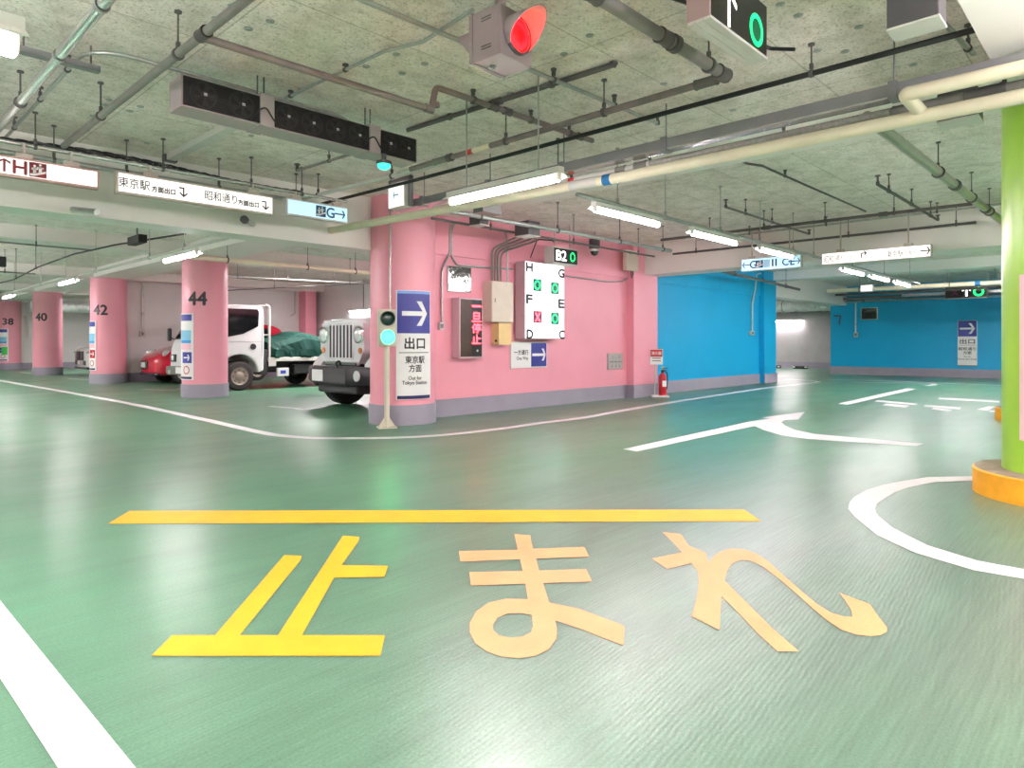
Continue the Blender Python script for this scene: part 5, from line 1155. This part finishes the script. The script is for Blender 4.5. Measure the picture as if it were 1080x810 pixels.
# off-road car
tJ = thing('off_road_car', 'silver white off-road car with a slotted grille and dark bumper beside the pink pillar', 'car', (5.85, 9.72, 0))
prof = [(-.02, .46), (-.02, .68), (.02, .72), (.2, .72), (.24, .68), (.24, .46), (.2, .42), (.02, .42)]
b = MB(); rings = []
for y, dx, k in ((-1.02, .26, .82), (-.9, .12, .96), (-.55, .02, 1), (-.5, -.03, 1.04), (.5, -.03, 1.04), (.55, .02, 1), (.9, .12, .96), (1.02, .26, .82)):
    rings.append([(x+dx, y, .57+(z-.57)*k) for x, z in prof])
b.loft(rings).build('bumper', M_PLASTIC, tJ, True)
MB().bevbox((.10, -.6, .27), (.42, .6, .45), .04).build('skid_plate', M_PLASTIC, tJ)
MB().bevbox((-.065, .16, .47), (-.05, .50, .66), .005).build('number_plate', M_PLATE, tJ)
for s in (-1,):
    o = MB().lathe([(.085, 0), (.085, .02), (.06, .025), (0, .01)], seg=24).build('fog_lamp', M_LAMPGLASS, tJ, True); o.rotation_euler = (0, R(-90), 0); o.location = (.02, s*.74, .58)
    MB().tube([(-.03, s*.25, .70), (-.06, s*.25, .78), (.0, s*.25, .82), (.04, s*.25, .72)], .018, 8, .03).build('tow_hook', M_PLASTIC, tJ, True)
gp = [(-.50, .76), (-.66, 1.0), (-.68, 1.28), (-.63, 1.42), (-.52, 1.49), (.52, 1.49), (.63, 1.42), (.68, 1.28), (.66, 1.0), (.50, .76)]
b = MB(); b.poly([Vector((.20, y, z)) for y, z in gp], (.14, 0, 0)); M_JEEP = mat('silver_white_paint', (204, 206, 210), .28, coat=.5, vary=.01); g_ = b.build('grille_panel', M_JEEP, tJ)
for k in range(7):
    y = (k-3)*.105
    MB().bevbox((.182, y-.047, .83), (.205, y+.047, 1.43), .012).build('slot_frame', mat('bright_grille_bar', (226, 226, 230), .25, .2, vary=0), g_)
    MB().bevbox((.176, y-.026, .86), (.19, y+.026, 1.40), .006).build('grille_slot', M_FANBLACK, g_)
for s in (1, -1):
    o = MB().lathe([(.145, 0), (.145, .035), (.12, .05), (.12, .02)], seg=32).build('headlight', M_CHROME, tJ, True); o.rotation_euler = (0, R(-90), 0); o.location = (.205, s*.53, 1.24)
    o2 = MB().sphere((0, 0, .02), .12, (1, 1, .35), 24, 12).build('headlight_glass', M_LAMPGLASS, o, True)
    MB().cyl((.205, s*.56, .98), (.185, s*.56, .98), .05, 20).build('turn_lamp', mat('amber_lamp', (190, 120, 60), .3), tJ, True)
MB().bevbox((.18, -.5, .72), (.24, .5, .80), .02).build('chrome_lip', M_CHROME, g_)
hood = [[(x, -w, z0), (x, -w, z1-.07), (x, -w+.09, z1), (x, w-.09, z1), (x, w, z1-.07), (x, w, z0)] for x, w, z0, z1 in ((.28, .64, 1.0, 1.47), (.4, .68, 1.0, 1.52), (1.5, .78, 1.0, 1.60))]
MB().loft(hood).build('bonnet', M_JEEP, tJ, True)
for s in (1, -1):
    for x in (.8, 3.25):
        o = MB()
        n = 14; rg = []
        for k in range(n+1):
            a = R(8)+R(164)*k/n; c_, q_ = math.cos(a), math.sin(a)
            rg.append([(x+.56*c_, s*.66, .45+.50*q_), (x+.56*c_, s*1.04, .45+.50*q_), (x+.62*c_, s*1.02, .45+.58*q_), (x+.66*c_, s*.66, .45+.64*q_)])
        o.loft(rg).build('fender', M_JEEP, tJ, True)
        wheel(tJ, x, s*.82, .43, .27, M_WHEEL, 5)
    MB().bevbox((1.62, s*.86-.12, 1.42), (1.74, s*.86+.14, 1.62), .03).build('mirror', M_PLASTIC, tJ)
MB().bevbox((1.45, -.80, .55), (4.0, .80, 1.42), .05).build('body_tub', M_JEEP, tJ)
b = MB(); b.poly([Vector((x, -.76, z)) for x, z in ((1.5, 1.40), (1.85, 1.98), (3.95, 1.98), (4.0, 1.40))], (0, 1.52, 0)); b.build('hard_top', M_PLASTIC, tJ)
MB().poly([Vector((1.515, -.66, 1.46)), Vector((1.515, .66, 1.46)), Vector((1.80, .62, 1.92)), Vector((1.80, -.62, 1.92))], (-.012, 0, .006)).build('windscreen', M_CARGLASS, tJ)
for s in (1, -1): MB().poly([Vector((x, s*.762, z)) for x, z in ((1.75, 1.46), (1.95, 1.9), (3.8, 1.9), (3.85, 1.46))], (0, s*.01, 0)).build('side_window', M_CARGLASS, tJ)
MB().bevbox((.5, -.4, .4), (3.9, .4, .6), .05).build('chassis', M_PLASTIC, tJ)
MB().tube([(1.3, -.6, 1.62), (1.1, -.5, 1.64), (.95, .1, 1.63)], .012, 6).build('wiper', M_PLASTIC, tJ, True)

# flatbed truck
tK = thing('flatbed_truck', 'white flatbed truck with a dark green tarpaulin load behind pillar 44', 'truck', (5.85, 16.05, 0))
wx_, ar = .92, .44
arch = [(wx_+ar*math.cos(a), .40+ar*math.sin(a)) for a in [R(-8)+R(196)*k/14 for k in range(15)]]
cab = [(1.50, .45), (1.52, 1.2), (1.50, 1.90), (1.42, 1.99), (.62, 2.0), (.50, 1.95), (.06, 1.14), (.0, .95), (-.02, .55), (.02, .42)]
pts = [(1.50, .42)]+[p for p in arch]+cab[::-1][:-0 or None]
outline = cab+[(wx_-ar, .40)]+arch[::-1][1:-1]+[(wx_+ar, .40)]
b = MB(); b.poly([Vector((x, -.84, z)) for x, z in outline], (0, 1.68, 0))
o = b.build('cab', M_CARWHITE, tK); m = o.modifiers.new('bevel', 'BEVEL'); m.width = .035; m.segments = 3; m.limit_method = 'ANGLE'; m.angle_limit = R(50)
MB().poly([Vector((.075, -.74, 1.19)), Vector((.075, .74, 1.19)), Vector((.46, .70, 1.88)), Vector((.46, -.70, 1.88))], (-.02, 0, .012)).build('windscreen', M_CARGLASS, tK)
for s in (1, -1):
    MB().poly([Vector((x, s*.838, z)) for x, z in ((.20, 1.20), (.62, 1.24), (1.0, 1.32), (1.36, 1.50), (1.38, 1.84), (1.34, 1.90), (.56, 1.90), (.50, 1.86))], (0, s*.012, 0)).build('side_window', M_CARGLASS, tK)
    MB().tube([(.16, s*.842, 1.14), (1.46, s*.842, 1.14)], .004, 6).tube([(1.46, s*.842, .78), (1.46, s*.842, 1.9)], .004, 6).build('door_gap', M_GREYDUCT, tK)
    MB().cyl((1.24, s*.838, 1.02), (1.24, s*.852, 1.02), .07, 20).build('door_pull', M_PLASTIC, tK, True)
    MB().tube([(.25, s*.84, 1.15), (.10, s*.98, 1.2), (.04, s*1.0, 1.25)], .012, 8).bevbox((-.02, s*.99-.06, 1.15), (.06, s*.99+.06, 1.46), .03).build('mirror', M_PLASTIC, tK)
    MB().bevbox((-.045, s*.62-.16, .66), (.04, s*.62+.16, .84), .02).build('headlight', M_PLASTIC, tK)
    MB().sphere((-.045, s*.62, .75), .07, (.35, 1, 1), 16, 10).build('headlight_lens', M_LAMPGLASS, tK, True)
    wheel(tK, wx_, s*.755, .335, .20, mat('beige_steel_wheel', (150, 138, 128), .5, .3), 8)
    wheel(tK, 3.15, s*.70, .31, .26, mat('beige_steel_wheel', (150, 138, 128), .5, .3), 8)
MB().bevbox((-.12, -.84, .36), (.06, .84, .56), .03).build('bumper', M_PIPEDARK, tK)
MB().bevbox((-.135, -.17, .40), (-.118, .17, .55), .004).build('number_plate', M_PLATE, tK)
for s in (1, -1): MB().cyl((-.13, s*.6, .42), (-.10, s*.6, .42), .06, 18).build('fog_lamp', M_LAMPGLASS, tK, True)
MB().bevbox((.35, -.50, .42), (4.4, .50, .66), .02).build('chassis', M_FANBLACK, tK)
MB().bevbox((1.42, -.80, .35), (1.62, .80, .95), .02).build('cab_rear_guard', M_PLASTIC, tK)
MB().bevbox((1.62, -.86, .66), (4.5, .86, .76), .012).build('deck', M_GREYLT, tK)
for s in (1, -1):
    MB().bbox((1.62, s*.85-.012, .55), (1.80, s*.85+.012, .76)).build('deck_corner', M_GREYLT, tK)
    MB().bevbox((1.85, s*.80-.03, .30), (2.15, s*.80+.03, .50), .006).build('side_plate', M_PLATE, tK)
    MB().bevbox((1.93, s*.80-.034, .36), (2.07, s*.80+.034, .44), .004).build('blue_mark', mat('blue_side_mark', (60, 80, 190), .4), tK)
    MB().bevbox((2.3, s*.7-.12, .34), (2.75, s*.7+.12, .58), .03).build('tool_box', M_PLASTIC, tK)
for s in (1, -1): MB().tube([(1.66, s*.80, .7), (1.66, s*.80, 1.98), (1.60, s*.74, 2.03)], .028, 10, .06).build('guard_post', M_GREYLT, tK, True)
MB().tube([(1.62, -.76, 2.02), (1.62, .76, 2.02)], .026, 10).tube([(1.66, -.8, 1.3), (1.66, .8, 1.3)], .02, 10).build('guard_bar', M_GREYLT, tK, True)
rings = []; rt = random.Random(11)
def top_(x):
    K = ((1.6, 1.16), (1.9, 1.19), (2.2, 1.24), (2.55, 1.38), (2.9, 1.34), (3.3, 1.26), (3.8, 1.18), (4.45, 1.02))
    for (a_, p), (b2_, q) in zip(K, K[1:]):
        if x <= b2_: return p+(q-p)*(x-a_)/(b2_-a_)
    return 1.0
xs_ = [1.69+.115*k for k in range(24)]
for k, x in enumerate(xs_):
    h = top_(x); w = .84 if 0 < k < 23 else .80; f = rt.uniform(-.045, .045)
    hp = [(w+.01, .70+rt.uniform(0, .03)), (w+.02+f*.9, .80), (w+.015+f*.5, .95), (w-.03-f*.7, h-.16), (w-.14+f*.4, h-.05-f*.3), (w*.5, h+f*.35), (w*.12, h+.03)]
    rings.append([(x+.05*math.sin(j*1.7+k), y, z) for j, (y, z) in enumerate(hp)]+[(x-.04*math.sin(j*1.3+k), -y, z) for j, (y, z) in enumerate(hp[::-1])])
MB().loft(rings).build('tarpaulin_load', M_TARP, tK)

# ================================================================ CAMERA, WORLD, VIEW
cam = bpy.data.cameras.new('camera'); co = bpy.data.objects.new('camera', cam); COL.objects.link(co)
co.location = (0, 0, CAMZ); co.rotation_euler = (R(90), 0, HEAD-PI/2)
cam.sensor_width = 36; cam.lens = FPX/1080*36; cam.shift_y = -(405-HOR)/1080; cam.clip_start = .02; cam.clip_end = 200
sc = bpy.context.scene; sc.camera = co
w = bpy.data.worlds.new('world'); sc.world = w; w.use_nodes = True
w.node_tree.nodes['Background'].inputs['Color'].default_value = (.8, .8, .82, 1); w.node_tree.nodes['Background'].inputs['Strength'].default_value = .15
vs = sc.view_settings; vs.view_transform = 'Standard'; vs.look = 'None'; vs.gamma = 1; vs.use_curve_mapping = False; vs.exposure = 1.06
sc.cycles.use_denoising = True; sc.cycles.max_bounces = 10; sc.cycles.diffuse_bounces = 6; sc.cycles.glossy_bounces = 4
